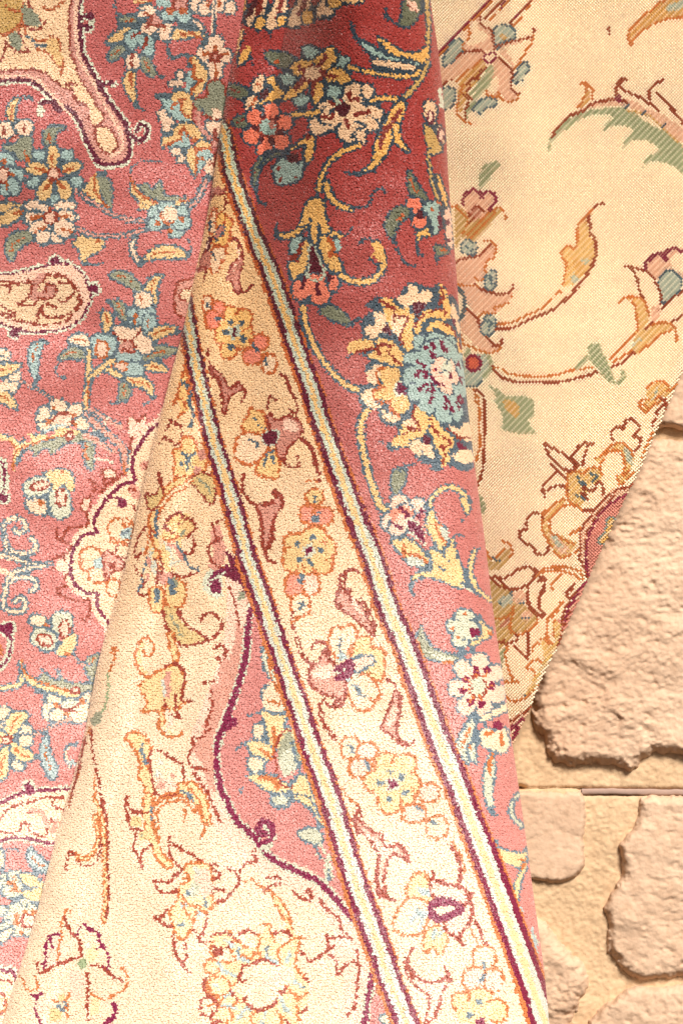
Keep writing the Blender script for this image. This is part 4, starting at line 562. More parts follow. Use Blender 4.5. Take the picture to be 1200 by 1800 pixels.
    J('d', 18, "115 1000 150 1050 150 1200"); J('u', 15, "90 1000 120 1060 125 1200"); f('q', "170 980 230 1010 330 1080 350 1060 410 1090 400 1130 370 1150 390 1220 430 1240 250 1220 260 1140 230 1080 200 1020"); f('g', "220 1030 290 1080 330 1130 300 1170 270 1110"); l('c', 6, "200 1010 380 1160")
    # right tulip
    f('h', "1000 370 1020 320 1080 285 1110 300 1150 260 1240 280 1240 420 1100 400 1080 440"); f('c', "1130 310 1200 280 1200 380 1150 370"); f('l', "1070 430 1130 375 1190 420 1180 480 1120 540 1090 540", 'k', 10); f('c', "900 355 980 370 1040 420 1080 480 1080 560 1010 540 970 480 950 420"); f('h', "1030 590 1070 560 1080 600 1040 650"); f('e', "890 520 960 520 1010 570 1020 620 1000 680 1060 650 1130 650 1160 690 1100 710 1050 750 980 790 960 820 930 790 950 700 950 600 940 550"); l('l', 22, "940 770 970 740")
    J('m', 22, "1000 370 1010 330 1070 285 1110 320 1100 290 1150 260 1200 280"); J('d', 16, "890 350 940 365 1000 380 1050 430 1080 500 1080 560", "930 370 960 430 970 490 1000 540", "1080 580 1150 520 1210 480", "1140 650 1200 610", "805 890 880 860 940 810", "1000 690 1040 650"); J('u', 15, "860 550 890 520 960 520 1000 550 1020 620", "930 540 950 580 960 700", "950 710 870 790 800 850", "1020 670 1080 650 1140 660 1160 700 1165 750", "1140 690 1090 710 1030 760 970 800", "830 860 930 800")
    f('q', "700 770 750 760 770 800 800 860 840 960 800 950 740 890 710 850"); l('q', 22, "640 890 700 830"); l('q', 26, "800 940 850 970 890 930 880 910")
    f('e', "1010 1010 1060 960 1120 980 1130 1020 1060 1070 1010 1120 980 1100 1010 1060"); J('u', 14, "1010 1000 1050 965 1110 970 1130 1010 1170 970", "980 1060 1010 1110 1000 1125 970 1090 990 1060 1060 1050 1110 1010"); l('l', 12, "1040 1060 1060 1000"); J('d', 13, "1100 1040 1100 1070 1050 1140"); J('u', 11, "1200 920 1180 960"); 
    T(800, 700, 3)
    J('d', 18, "110 -40 150 0 155 100 150 300 140 390 115 460"); J('u', 15, "100 0 130 60 125 150 130 250 110 330"); f('q', "215 0 400 0 410 100 380 120 430 190 320 150 260 175 245 90"); f('g', "250 30 290 10 340 60 310 100"); f('q', "120 500 150 540 160 590 130 610"); l('d', 13, "1080 0 1110 20 1100 60")
    J('u', 14, "970 30 1000 75 1080 10", "1040 180 1020 220 980 310")
    J('d', 11, "1070 80 1030 150")
    f('e', "740 320 830 240 910 250 940 320 920 380 880 460 850 430 890 370 880 290 800 290 760 340"); f('l', "890 260 930 300 930 360 900 320"); f('e', "470 620 560 530 580 550 490 640 500 700 560 730 640 770 600 820 550 830 480 750 460 690"); f('h', "510 700 560 760 600 790 560 820 500 740"); f('l', "490 690 540 740 570 790 530 770")
    f('e', "590 390 640 370 690 380 740 360 770 400 760 440 700 470 680 540 640 580 590 530 590 460")
    J('d', 17, "830 230 820 180 850 150 880 160 900 120 940 115 965 150 960 180 940 200 975 210 970 250 940 280", "470 240 500 310 580 380 640 370", "480 250 560 290 640 370", "605 310 670 240 730 245", "620 320 650 350", "700 245 680 300 670 360", "500 350 540 390 580 420", "530 390 460 470 470 520", "470 490 540 460 590 480", "460 630 450 610 400 610 370 660 380 690 340 700 345 750 400 780 430 820 480 820 490 780", "660 500 700 540 680 500 680 470 720 490 760 440 780 500 770 550 730 590 660 590")
    J('u', 15, "740 320 840 240 900 250 940 310", "760 360 800 290 870 280 890 360 880 410 910 380", "850 410 860 450 890 450 940 390", "590 400 630 385 670 395 700 370 750 370 770 400", "590 400 590 520 640 570", "460 620 560 530", "500 650 500 700 560 740 620 770", "490 640 560 570 640 570 660 590", "460 640 460 700 540 830 600 830 660 780", "600 720 660 690 650 720", "460 610 550 540 590 540"); J('k', 16, "640 420 670 450 690 460", "710 400 740 410 720 450", "630 510 680 530")
    # rosy edge band and its maroon line
    f('h', "1130 240 940 440 860 470 800 500 740 570 690 640 660 720 655 800 660 880 690 960 650 1010 620 1060 580 1120 560 1200 560 1260 1300 1260 1300 240"); f('r', "920 500 860 530 800 580 750 650 710 720 690 780 700 860 700 940 660 1000 640 1060 600 1130 575 1220 1300 1300 1300 440")
    J('d', 14, "1130 330 1060 400 920 465 860 480 790 530 740 580 700 640 660 700 660 800 650 840 680 900 690 960 640 1020 600 1070 570 1130 560 1200"); J('d', 9, "840 510 760 590 720 660 690 710 680 800 690 880"); J('m', 16, "900 505 860 530 790 580 740 650 710 700 690 780 690 900 700 950 650 1010 620 1070 590 1120 575 1200")
    f('g', "800 640 840 640 810 740 770 770 750 750 790 700", 'a', 10)
    J('u', 15, "240 750 280 770 300 820 220 900", "160 800 190 850 260 790", "430 940 470 900 560 890 650 910 670 950", "450 920 550 910 620 930 660 970", "560 930 510 980 510 1010", "560 1080 500 1150 480 1200"); f('y', "160 830 200 860 260 800 290 820 230 900 160 900"); J('d', 18, "200 940 260 950 320 910 380 890 430 910", "210 940 250 980 300 1010 370 990 420 950", "380 1000 390 1100 440 1150 470 1140", "430 970 470 960 460 1030 440 1060 450 1120", "590 1030 620 980 610 1010 580 1020 600 1060"); J('k', 12, "190 840 230 860")
    T(800, 1000, 4)
    f('y', "240 100 380 150 420 200 560 320 570 380 520 440 430 460 300 580 320 700 240 400"); f('h', "390 190 450 150 500 190 480 230 420 240"); f('l', "300 230 370 180 400 230 330 270"); f('h', "460 320 520 290 540 330 500 370"); f('b', "310 400 380 340 400 360 350 410"); J('k', 12, "390 150 400 200 440 240 480 240", "460 350 530 340", "310 240 380 170"); f('q', "310 600 360 550 340 640 320 700")
    J('u', 20, "400 270 380 320 320 350 270 350", "410 260 400 340 380 400 400 450 460 460 520 430 570 390 570 350", "370 540 350 600 370 700 400 770 440 800", "340 790 380 800 420 790", "330 870 360 910 440 930 520 880 560 800 550 720 500 700 510 680 570 640 610 660", "540 580 560 530 600 530 640 590 660 550 640 510 600 490", "740 240 700 330 650 350 640 460 680 540 660 600", "700 360 690 420 700 510", "600 500 640 490 660 520", "530 860 560 820 580 820")
    J('d', 22, "210 20 280 90 330 130 420 140 520 110 570 0", "510 110 510 240 590 320 630 310", "590 60 630 70 620 130 590 190 580 250 600 300", "300 530 340 490 340 510 320 530", "340 530 430 500 420 460", "420 540 490 620 510 610 510 520 510 450", "380 1080 440 1040 520 980 560 950"); J('k', 12, "490 890 570 770 620 720"); f('e', "600 500 680 540 700 500 690 380 740 400 700 560 600 720 540 860 490 880 570 740 620 640")
    f('h', "370 1080 540 960 560 930 700 700 740 700 600 960 480 1200 390 1260"); l('d', 18, "370 1080 440 1040 520 980 545 960 590 880 690 640 730 520 790 400"); l('d', 12, "700 600 750 430 800 300"); J('m', 26, "380 1130 440 1080 490 1050", "400 1190 430 1150 440 1110", "390 1110 420 1120"); J('m', 14, "560 900 600 820")
    T(0, 0); return cv
# ------------------------------------------------------------------ dyes
def lut(d):
    return np.array([srgb(*d[c]) for c in PAL])
DYE = {'r':(156,50,44),'c':(222,176,118),'w':(226,186,146),'a':(148,170,158),'g':(222,168,88),'p':(218,112,82),'u':(176,78,24),'d':(124,34,16),
       'b':(178,104,86),'o':(98,100,76),'v':(205,205,182),'y':(190,152,86),'h':(230,186,160),'k':(42,58,70),'m':(92,4,38),'n':(74,4,14),
       'e':(230,198,136),'i':(140,70,60),'l':(172,178,152),'q':(120,140,92)}
DL = dict(DYE); DL.update({'r':(182,92,88),'c':(226,190,150),'w':(230,196,168),'g':(218,178,120),'k':(78,94,102),'u':(168,84,40),'d':(138,56,38),'o':(132,134,112),'a':(154,178,172),'b':(196,136,122)})
DR = dict(DYE); DR.update({'c':(253,234,204),'h':(228,184,152),'l':(180,186,166),'q':(164,168,128),'e':(222,184,116),'g':(214,168,96),'y':(200,164,100),'u':(204,124,62),'d':(158,76,48),
       'm':(146,50,70),'k':(96,112,118),'r':(214,144,126),'b':(190,124,96),'a':(140,150,140)})
def dye_at(cv, L, px, py, snap=4.3, ang=0.0):
    ca, sa = math.cos(ang), math.sin(ang)
    u = px*ca+py*sa; v = -px*sa+py*ca
    u = (np.floor(u/snap)+.5)*snap; v = (np.floor(v/snap)+.5)*snap
    X = np.clip((u*ca-v*sa+MG).astype(int), 0, cv.a.shape[1]-1); Y = np.clip((u*sa+v*ca+MG).astype(int), 0, cv.a.shape[0]-1)
    return L[cv.a[Y, X]], cv.a[Y, X]

# ------------------------------------------------------------------ rug surfaces: rows from top to bottom, columns across
def curve(pts, ys):
    q = np.array([float(v) for v in pts.split()]).reshape(-1, 2); y = q[:,1]; x = q[:,0]
    f0 = np.interp(ys, y, x); k = np.ones(41)/41                       # smoothed polyline
    return np.convolve(np.pad(f0, 20, mode='edge'), k, 'valid') if len(ys) > 60 else f0
YS = np.arange(-34, 1836, 3.2)
tt = YS/1800
flare = 0.38*(tt-.34)**2; flareL = np.where(tt < .34, .45, 1)*flare                                      # the rugs swing out from the wall towards their foot
LE = "440 -120 433 0 420 57 409 110 402 150 397 185 392 217 385 260 378 300 373 343 367 385 359 412 349 454 343 486 338 515 332 545 327 574 319 600 313 617 297 677 283 740 257 833 246 887 233 953 217 1020 201 1077 187 1117 173 1160 163 1223 156 1277 143 1317 127 1383 115 1427 97 1483 77 1567 60 1633 33 1710 12 1783 -20 1880"
RE = "742 -120 752 0 765 60 773 130 780 200 787 340 797 440 803 520 808 600 816 683 826 770 836 850 849 940 856 1000 865 1085 874 1140 884 1200 895 1290 906 1360 920 1460 929 1525 937 1590 946 1650 954 1702 962 1790 972 1900"
xl = curve(LE, YS); xr = curve(RE, YS)
def middle_surface():
    W = xr-xl; base = 0.043+.93*flareL; baseR = .070+.93*flare
    wl, wr = np.full_like(YS, 80.), np.full_like(YS, 130.); dl, dr = .024, .060
    cols = []
    th = np.linspace(0, np.pi, 26)                                     # left roll, from behind round to the front
    c = []
    for a in np.linspace(-.22*np.pi, .5*np.pi, 24, endpoint=False):    # ellipse angle, 0 = outline seen from the front
        c.append((xl+wl*(1-np.cos(a)), base+dl*np.sin(a)))
    front0, front1 = xl+wl, xr-wr
    for s in np.linspace(0, 1, 60):
        x = front0+(front1-front0)*s
        belly = .018*np.sin(np.pi*s)
        c.append((x, (base+dl)*(1-s)+(baseR+dr)*s+(.5*(s*s*(3-2*s))-.5*s)*(dr-dl)+belly))
    for a in np.linspace(.5*np.pi, -.28*np.pi, 32)[1:]:
        c.append((xr-wr*(1-np.cos(a)), baseR+dr*np.sin(a)))
    X = np.stack([q[0] for q in c], 1); D_ = np.stack([q[1] for q in c], 1)
    Y = np.broadcast_to(YS[:,None], X.shape)
    D_ = D_+.009*fbm(X/260, Y/330, 2, 3)+.0026*fbm(X/75, Y/85, 2, 5)
    return X, Y, D_
def left_surface():
    xs = np.linspace(-90, 1, 2); u = np.linspace(0, 1, 90)
    X = -34+(xl[:,None]+70+34)*u[None]; Y = np.broadcast_to(YS[:,None], X.shape)
    e = np.clip((X-xl[:,None]+150)/225, 0, 1)
    D_ = .046+.93*flareL[:,None]-.022*e**2+.012*fbm(X/330+4, Y/240, 2, 9)+  .0024*fbm(X/110, Y/80, 2, 12)
    return X, Y, D_
def world(X, Y, D_): return ray(X, Y, D_)
def normals(Pw):
    du = np.gradient(Pw, axis=1); dv = np.gradient(Pw, axis=0); n = np.cross(du, dv)
    n /= np.linalg.norm(n, axis=2)[...,None]+1e-12
    return n if n[len(n)//2, n.shape[1]//2, 1] < 0 else -n
def scatter(X, Y, Pw, N, step, row_step, jit):
    out = []
    for i in range(0, len(X)-1, row_step):
        seg = np.linalg.norm(np.diff(Pw[i], axis=0), axis=1); s = np.concatenate([[0], np.cumsum(seg)])
        a = np.arange((i//row_step % 2)*step*.5, s[-1], step)+rng.uniform(-jit, jit, len(np.arange((i//row_step % 2)*step*.5, s[-1], step)))*step
        g = lambda v: np.interp(a, s, v)
        fy = rng.uniform(-jit, jit, len(a))
        px = g(X[i]); py = g(Y[i])
        p = np.stack([g(Pw[i][:,k]) for k in range(3)], 1); n = np.stack([g(N[i][:,k]) for k in range(3)], 1)
        dn = (Pw[i+1]-Pw[i]); dd = np.stack([g(dn[:,k]) for k in range(3)], 1)
        p = p+dd*fy[:,None]*row_step; py = py+fy*row_step*(Y[1,0]-Y[0,0])
        out.append(np.concatenate([px[:,None], py[:,None], p, n], 1))
    return np.concatenate(out)
def blocks(p, n, r, h, lean, top, tilt, dirx=None, jit=.12, turn=True):
    m = len(p); n = n/np.linalg.norm(n, axis=1)[:,None]
    ax = np.cross(n, np.array([0, 0, 1.0])) if dirx is None else dirx-n*(dirx*n).sum(1)[:,None]
    ax /= np.linalg.norm(ax, axis=1)[:,None]+1e-9; ay = np.cross(n, ax)
    if turn:
        t = rng.uniform(0, np.pi/2, m)[:,None]; ax, ay = ax*np.cos(t)+ay*np.sin(t), -ax*np.sin(t)+ay*np.cos(t)
    rx, ry = r; V = np.empty((m, 8, 3)); lv = lean+rng.normal(0, tilt, (m, 3))*h
    lv -= n*(lv*n).sum(1)[:,None]
    for k, (sx, sy) in enumerate(((-1,-1),(1,-1),(1,1),(-1,1))):
        j = 1+rng.uniform(-jit, jit, (m, 1))
        V[:,k] = p+ax*sx*rx*j+ay*sy*ry*j-n*h*.35
        V[:,4+k] = p+(ax*sx*rx+ay*sy*ry)*top*j+lv+n*h*(1+rng.uniform(-.30, .30, (m, 1)))
    b = np.arange(m)[:,None]*8
    Q = np.concatenate([b+np.array([[4,5,6,7]])]+[b+np.array([[k,(k+1)%4,4+(k+1)%4,4+k]]) for k in range(4)])
    return V.reshape(-1, 3), Q
def rug_parts(root, S, masks, mat_, r, h, lean, top, tilt, col, **kw):
    for nm, mk, lab in masks:
        if not mk.any(): continue
        s = S[mk]; V, Q = blocks(s[:,2:5], s[:,5:8], r, h, lean, top, tilt, **{k: (v[mk] if isinstance(v, np.ndarray) else v) for k, v in kw.items()})
        o = link(nm, quad_mesh(nm, V, Q, mat_, np.repeat(col[mk], 8, 0)), root, kind='stuff')
        if lab: o['label'] = lab
def root_at(name, loc, label, cat, group=None):
    o = bpy.data.objects.new(name, None); scn.collection.objects.link(o); o.empty_display_size = .05
    o['label'] = label; o['category'] = cat
    if group: o['group'] = group
    return o
def sheet(nm, root, X, Y, D_, cv, L, back=.0035, mat_=None, fade=None):
    cs = np.unique(np.r_[np.arange(0, X.shape[1], 2), X.shape[1]-1]); rs = np.unique(np.r_[np.arange(0, X.shape[0], 2), X.shape[0]-1]); X, Y, D_ = (q[np.ix_(rs, cs)] for q in (X, Y, D_))
    # ground weave under the pile: front face in the dye of the pile, a closed thin sheet
    P1 = ray(X, Y, D_); n = normals(P1); P1 = P1-n*.0004; P2 = P1-n*back; r, c = X.shape
    V = np.concatenate([P1.reshape(-1, 3), P2.reshape(-1, 3)]); q = grid_quads(r, c); off = r*c
    i = np.arange(r-1)*c; j = np.arange(c-1)
    Q = np.concatenate([q, q[:,::-1]+off, np.stack([i, i+c, i+c+off, i+off], 1), np.stack([i+c-1, i+c-1+off, i+2*c-1+off, i+2*c-1], 1),
                        np.stack([j, j+off, j+1+off, j+1], 1), np.stack([j+(r-1)*c, j+1+(r-1)*c, j+1+(r-1)*c+off, j+(r-1)*c+off], 1)])
    col, _ = dye_at(cv, L, X.ravel(), Y.ravel(), 4.3)
    if fade: col = sheen_fade(col, _, X.ravel(), Y.ravel(), *fade)
    colb = np.broadcast_to(srgb(196, 160, 112), col.shape)
    link(nm, quad_mesh(nm, V, Q, mat_ or backing, np.concatenate([col, colb]), True), root)
def wob(col, px, py, amt=.07, seed=2):
    k = 1+amt*.6*fbm(px/120, py/26, 3, seed)[:,None]+rng.normal(0, amt*.55, (len(col), 1))      # dye lots and single-yarn variation
    return np.clip(col*k, 0, 1)

# silk sheen and brighter light lower down, painted into the dyes as paler colours
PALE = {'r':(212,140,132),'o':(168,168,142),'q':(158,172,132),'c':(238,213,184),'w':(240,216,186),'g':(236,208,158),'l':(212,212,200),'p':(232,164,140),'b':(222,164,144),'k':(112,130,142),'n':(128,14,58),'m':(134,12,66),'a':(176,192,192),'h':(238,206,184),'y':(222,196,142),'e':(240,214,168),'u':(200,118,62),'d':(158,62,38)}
def sheen_fade(col, idx, px, py, y0, y1, k=1.0):
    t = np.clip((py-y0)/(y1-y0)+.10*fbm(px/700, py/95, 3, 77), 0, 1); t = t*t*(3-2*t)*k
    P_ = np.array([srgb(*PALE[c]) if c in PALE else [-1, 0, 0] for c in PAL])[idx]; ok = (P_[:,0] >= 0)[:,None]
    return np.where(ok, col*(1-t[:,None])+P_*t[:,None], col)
STEP = 2.95*U
# left rug
root = root_at('silk_rug', None, 'rose silk rug with cream cartouches hanging flat at the far left behind the fold', 'rug', 'rugs hung on the stone wall')
cvL = knit(left_rug()); LL = lut(DL); X, Y, D_ = left_surface(); Pw = world(X, Y, D_); N = normals(Pw)
S = scatter(X, Y, Pw, N, STEP, 1, .30); col, _ = dye_at(cvL, LL, S[:,0], S[:,1], 3.3, .05); col = sheen_fade(col, _, S[:,0], S[:,1], -100, 1500, .85)
rug_parts(root, S, [('pile', np.ones(len(S), bool), None)], silk, (STEP*.57, STEP*.57), .0008, np.array([-.0002, 0, -.0005]), .84, .34, wob(col, S[:,0], S[:,1]))
sheet('backing', root, X, Y, D_, cvL, LL, fade=(-100, 1500, .85))
# middle rug
root = root_at('silk_rug', None, 'rolled silk rug in the centre with two striped guard bands between red and cream', 'rug', 'rugs hung on the stone wall')
cvM = knit(middle_rug()); LM = lut(DYE); X, Y, D_ = middle_surface(); Pw = world(X, Y, D_); N = normals(Pw)
S = scatter(X, Y, Pw, N, STEP, 1, .30); px, py = S[:,0], S[:,1]
qx = px+rng.uniform(-1, 1, len(S))*1.1
col, _ = dye_at(cvM, LM, qx, py, 3.3, -.35); col = sheen_fade(col, _, px, py, 120, 1600)
C1 = "300 -120 345 60 375 190 395 235 405 290 420 337 437 387 462 446 479 483 505 560 522 610 543 668 563 735 580 781 604 849 630 918 656 985 683 1070 710 1130 735 1200 770 1295 800 1370 832 1455 870 1555 903 1645 935 1735 958 1805 1000 1930"
C2 = "200 -120 300 300 318 430 322 500 331 560 341 620 350 667 360 710 372 760 385 805 400 850 418 915 437 985 462 1055 487 1130 517 1217 547 1308 580 1400 607 1493 633 1573 657 1640 683 1717 713 1797 760 1930"
i1 = lambda c: np.interp(py, *np.array([float(v) for v in c.split()]).reshape(-1, 2).T[::-1])
e1 = px-i1(C1); e2 = px-i1(C2); hw = 20+11*np.clip(py/1500, 0, 1); hw2 = 15+11*np.clip(py/1500, 0, 1)
m1 = np.abs(e1) < hw; m2 = (np.abs(e2) < hw2) & ~m1
rug_parts(root, S, [('field_pile', (e1 >= hw), 'rose red ground with flowering vines'), ('guard_stripe', m1, 'outer gold and pale blue stripe edged in maroon'),
    ('border_pile', (e1 <= -hw) & (e2 > 0) & ~m2, 'cream border with yellow rosettes'), ('guard_stripe', m2, 'inner gold and pale blue stripe edged in maroon'),
    ('ground_pile', (e2 <= 0) & ~m2 & ~m1, 'cream ground with rose corner lobe')], silk, (STEP*.57, STEP*.57), .0008, np.array([.0002, 0, -.0005]), .84, .34, wob(col, px, py, .07, 6))
sheet('backing', root, X, Y, D_, cvM, LM, fade=(120, 1600))
# right rug, seen from its back
root = root_at('silk_rug', None, 'rug turned to show its cream woven back with floral outlines beside the bare stones', 'rug', 'rugs hung on the stone wall')
LW = .78; cvR = right_rug(); LW = 1.0; LR = lut(DR)
GE = "1300 360 1260 500 1228 580 1200 650 1184 690 1170 722 1153 757 1133 807 1113 847 1102 870 1090 893 1078 920 1057 967 1035 1012 1020 1050 997 1097 982 1135 960 1175 945 1207 935 1240 920 1270 900 1310 870 1370 840 1420"
YR = np.arange(-70, 1400, 4.0); q = np.array([float(v) for v in GE.split()]).reshape(-1, 2)
ge = np.interp(YR, q[:,1], q[:,0]); ge = np.where(YR < 360, 1300+(360-YR)*.2, ge)
ge = np.convolve(np.pad(ge, 6, mode='edge'), np.ones(13)/13, 'valid')
def right_depth(X, Y, E_):
    d = .048+.012*np.exp(-((X-1010)/130.)**2)*np.clip((Y-200)/600, 0, 1)+.010*fbm(X/300+9, Y/350, 2, 21)+.0012*fbm(X/70, Y/70, 2, 25)
    return d+.02*np.clip(Y/1300, 0, 1)-.034*np.clip((900+.05*Y-X)/150, 0, 1)**1.5
c = []; XL = 690+YR*.11
wE, dE = 17., .011
for s in np.linspace(0, 1, 110)**.8: c.append((XL+(ge-wE-XL)*s, 0*YR))
for a in np.linspace(.5*np.pi, -.5*np.pi, 14)[1:]: c.append((ge-wE*(1-np.cos(a)), dE*(np.sin(a)-1)+0*YR))
for s in np.linspace(0, 1, 8)[1:]: c.append((ge-wE-90*s, -2*dE+0*YR-.004*s))
X = np.stack([v[0] for v in c], 1); Y = np.broadcast_to(YR[:,None], X.shape); D_ = right_depth(X, Y, None)+np.stack([v[1] for v in c], 1)
Pw = world(X, Y, D_); N = normals(Pw)
# knots lie on a grid turned 45 degrees
K = 4.1; A = math.radians(-46)
uu, vv = np.meshgrid(np.arange(-1700, 1700, K), np.arange(-1700, 1700, K)); ca, sa = math.cos(A), math.sin(A)
kx = 1000+uu*ca-vv*sa; ky = 650+uu*sa+vv*ca
ky2 = ky.ravel(); kx2 = kx.ravel(); gE = np.interp(ky2, YR, ge); gL = np.interp(ky2, YR, XL)
ok = (ky2 > -66) & (ky2 < 1390) & (kx2 > gL) & (kx2 < gE-1.0); kx2, ky2, gE = kx2[ok], ky2[ok], gE[ok]
def front(px, py):
    e = np.clip((gE-px)/wE, 0, 1); return right_depth(px, py, None)+dE*(np.sqrt(np.clip(1-(1-e)**2, 0, 1))-1)
p = ray(kx2, ky2, front(kx2, ky2)); h_ = .8
n = np.cross(ray(kx2+h_, ky2, front(kx2+h_, ky2))-p, ray(kx2, ky2-h_, front(kx2, ky2-h_))-p); n /= np.linalg.norm(n, axis=1)[:,None]; n *= -np.sign(n[:,1:2])
S = np.concatenate([kx2[:,None], ky2[:,None], p, n], 1)
Xi = np.clip((kx2+MG).astype(int), 0, cvR.a.shape[1]-1); Yi = np.clip((ky2+MG).astype(int), 0, cvR.a.shape[0]-1)
col = LR[cvR.a[Yi, Xi]]; fill_ = np.isin(cvR.a[Yi, Xi], [PAL.index(z) for z in 'hlqegyb'])
odd = (np.round(((kx2-1000)*-sa+(ky2-650)*ca)/K).astype(int) % 2 == 0)
cream = LR[PAL.index('c')]; col = np.where((fill_ & odd)[:,None], col*.6+cream*.4, col)          # the back shows only every other pass of the soft dyes
dirx = np.broadcast_to(np.array([ca, 0, -sa]), p.shape).copy()
knots = [('woven_knots', np.ones(len(S), bool), None)]
rug_parts(root, S, knots, weave, (K*U*.44, K*U*.40), .0011, np.zeros(3), .62, .08, wob(col, kx2, ky2, .07, 14), dirx=dirx, jit=.06, turn=False)
sheet('backing', root, X, Y, D_, cvR, lut({**DR, 'c':(206,174,130)}))  # cream ground darkened: shade in the gaps between knots is put into its colour

# ------------------------------------------------------------------ stone wall
def stone_mat():
    m = mat('limestone', .9, .2, 0, col=(.5, .38, .27)); n = m.node_tree.nodes; L_ = m.node_tree.links; b = n['Principled BSDF']
    tc = n.new('ShaderNodeNewGeometry'); mp = n.new('ShaderNodeMapping'); L_.new(tc.outputs['Position'], mp.inputs[0])
    n1 = n.new('ShaderNodeTexNoise'); n1.inputs['Scale'].default_value = 9; n1.inputs['Detail'].default_value = 6; L_.new(mp.outputs[0], n1.inputs[0])
    n2 = n.new('ShaderNodeTexNoise'); n2.inputs['Scale'].default_value = 140; n2.inputs['Detail'].default_value = 5; L_.new(mp.outputs[0], n2.inputs[0])
    cr = n.new('ShaderNodeValToRGB'); cr.color_ramp.elements[0].position = .32; cr.color_ramp.elements[0].color = (*srgb(194,160,132), 1)
    cr.color_ramp.elements[1].position = .68; n1.inputs['Roughness'].default_value = .65; cr.color_ramp.elements[1].color = (*srgb(218,188,160), 1); L_.new(n1.outputs[0], cr.inputs[0])
    mx = n.new('ShaderNodeMix'); mx.data_type = 'RGBA'; mx.blend_type = 'MULTIPLY'; mx.inputs[0].default_value = .38
    c2 = n.new('ShaderNodeValToRGB'); c2.color_ramp.elements[0].position = .3; c2.color_ramp.elements[0].color = (.62, .56, .5, 1); c2.color_ramp.elements[1].position = .55; c2.color_ramp.elements[1].color = (1, 1, 1, 1)
    L_.new(n2.outputs[0], c2.inputs[0]); L_.new(cr.outputs[0], mx.inputs[6]); L_.new(c2.outputs[0], mx.inputs[7]); L_.new(mx.outputs[2], b.inputs['Base Color'])
    bp = n.new('ShaderNodeBump'); bp.inputs['Strength'].default_value = .35; bp.inputs['Distance'].default_value = .0012; n3 = n.new('ShaderNodeTexNoise'); n3.inputs['Scale'].default_value = 420; n3.inputs['Detail'].default_value = 4
    L_.new(mp.outputs[0], n3.inputs[0]); L_.new(n3.outputs[0], bp.inputs['Height']); L_.new(bp.outputs[0], b.inputs['Normal'])
    return m
lime = stone_mat()
def mortar_mat():
    m = lime.copy(); m.name = 'sandy_mortar'
    for nd in m.node_tree.nodes:
        if nd.type == 'VALTORGB' and nd.color_ramp.elements[0].position < .33 and nd.color_ramp.elements[0].color[0] < .6 and nd.color_ramp.elements[1].color[0] < .95:
            nd.color_ramp.elements[0].color = (*srgb(200,168,132), 1); nd.color_ramp.elements[1].color = (*srgb(214,184,148), 1)
    return m
mort = mortar_mat()
def sdist(X, Y, poly):
    q = np.array([float(v) for v in poly.split()]).reshape(-1, 2); D2 = np.full(X.shape, 1e9); ins = np.zeros(X.shape, bool); j = len(q)-1
    for i in range(len(q)):
        a, b = q[j], q[i]; d = b-a; t = np.clip(((X-a[0])*d[0]+(Y-a[1])*d[1])/(d@d), 0, 1)
        D2 = np.minimum(D2, (X-a[0]-t*d[0])**2+(Y-a[1]-t*d[1])**2)
        if a[1] != b[1]: ins ^= ((b[1] > Y) != (a[1] > Y)) & (X < (a[0]-b[0])*(Y-b[1])/(a[1]-b[1])+b[0])
        j = i
    return np.where(ins, 1, -1)*np.sqrt(D2)
def ridged(x, y, o, seed): 
    s = 0; a = 1
    for i in range(o): s = s+a*(1-2*np.abs(vnoise(x*2**i+3*i, y*2**i, seed+i))); a *= .5
    return s/2
def pits(X, Y, n, seed, x0, x1, y0, y1, rlo, rhi, dep):
    r = np.random.default_rng(seed); out = np.zeros_like(X)
    for k in range(n):
        cx, cy, rr = r.uniform(x0, x1), r.uniform(y0, y1), r.uniform(rlo, rhi)**1.0; m = (np.abs(X-cx) < rr*2) & (np.abs(Y-cy) < rr*2)
        if m.any(): out[m] -= dep*r.uniform(.4, 1)*rr*np.exp(-(((X[m]-cx)/rr)**2+((Y[m]-cy)/(rr*r.uniform(.6, 1)))**2)*1.5)
    return out
wall = root_at('stone_wall', None, 'pale rough limestone wall with sandy mortar behind the hung rugs', 'wall')
M0 = .004                                                              # mortar face stands 4 mm out
gx = np.concatenate([np.arange(-900, 780, 24.), np.arange(780, 1260, 2.5), np.arange(1260, 2101, 24.)]); gy = np.concatenate([np.arange(-700, 620, 24.), np.arange(620, 1860, 2.5), np.arange(1860, 2501, 24.)])
X, Y = np.meshgrid(gx, gy)
groove = np.exp(-((Y-1391-.01*(X-1025))/5.5)**2)*np.clip((X-1012)/14, 0, 1)
crack = np.exp(-((Y-1385+1.2*vnoise(X/12, Y*0, 5))/2.2)**2)*np.clip((1030-X)/10, 0, 1)+2.2*np.exp(-((X-913)/9)**2-((Y-1384)/4)**2)
Dm = M0+.0030*fbm(X/90, Y/90, 3, 30)+.0007*fbm(X/14, Y/14, 2, 33)+.0009*fbm(X/4.5, Y/4.5, 2, 35)-.009*groove-.004*crack
Dm += pits(X, Y, 500, 3, 880, 1220, 1300, 1820, 1.5, 4, .00028)
link('mortar', quad_mesh('mortar', ray(X, Y, Dm).reshape(-1, 3), grid_quads(*X.shape)[:,::-1], mort, None, True), wall)
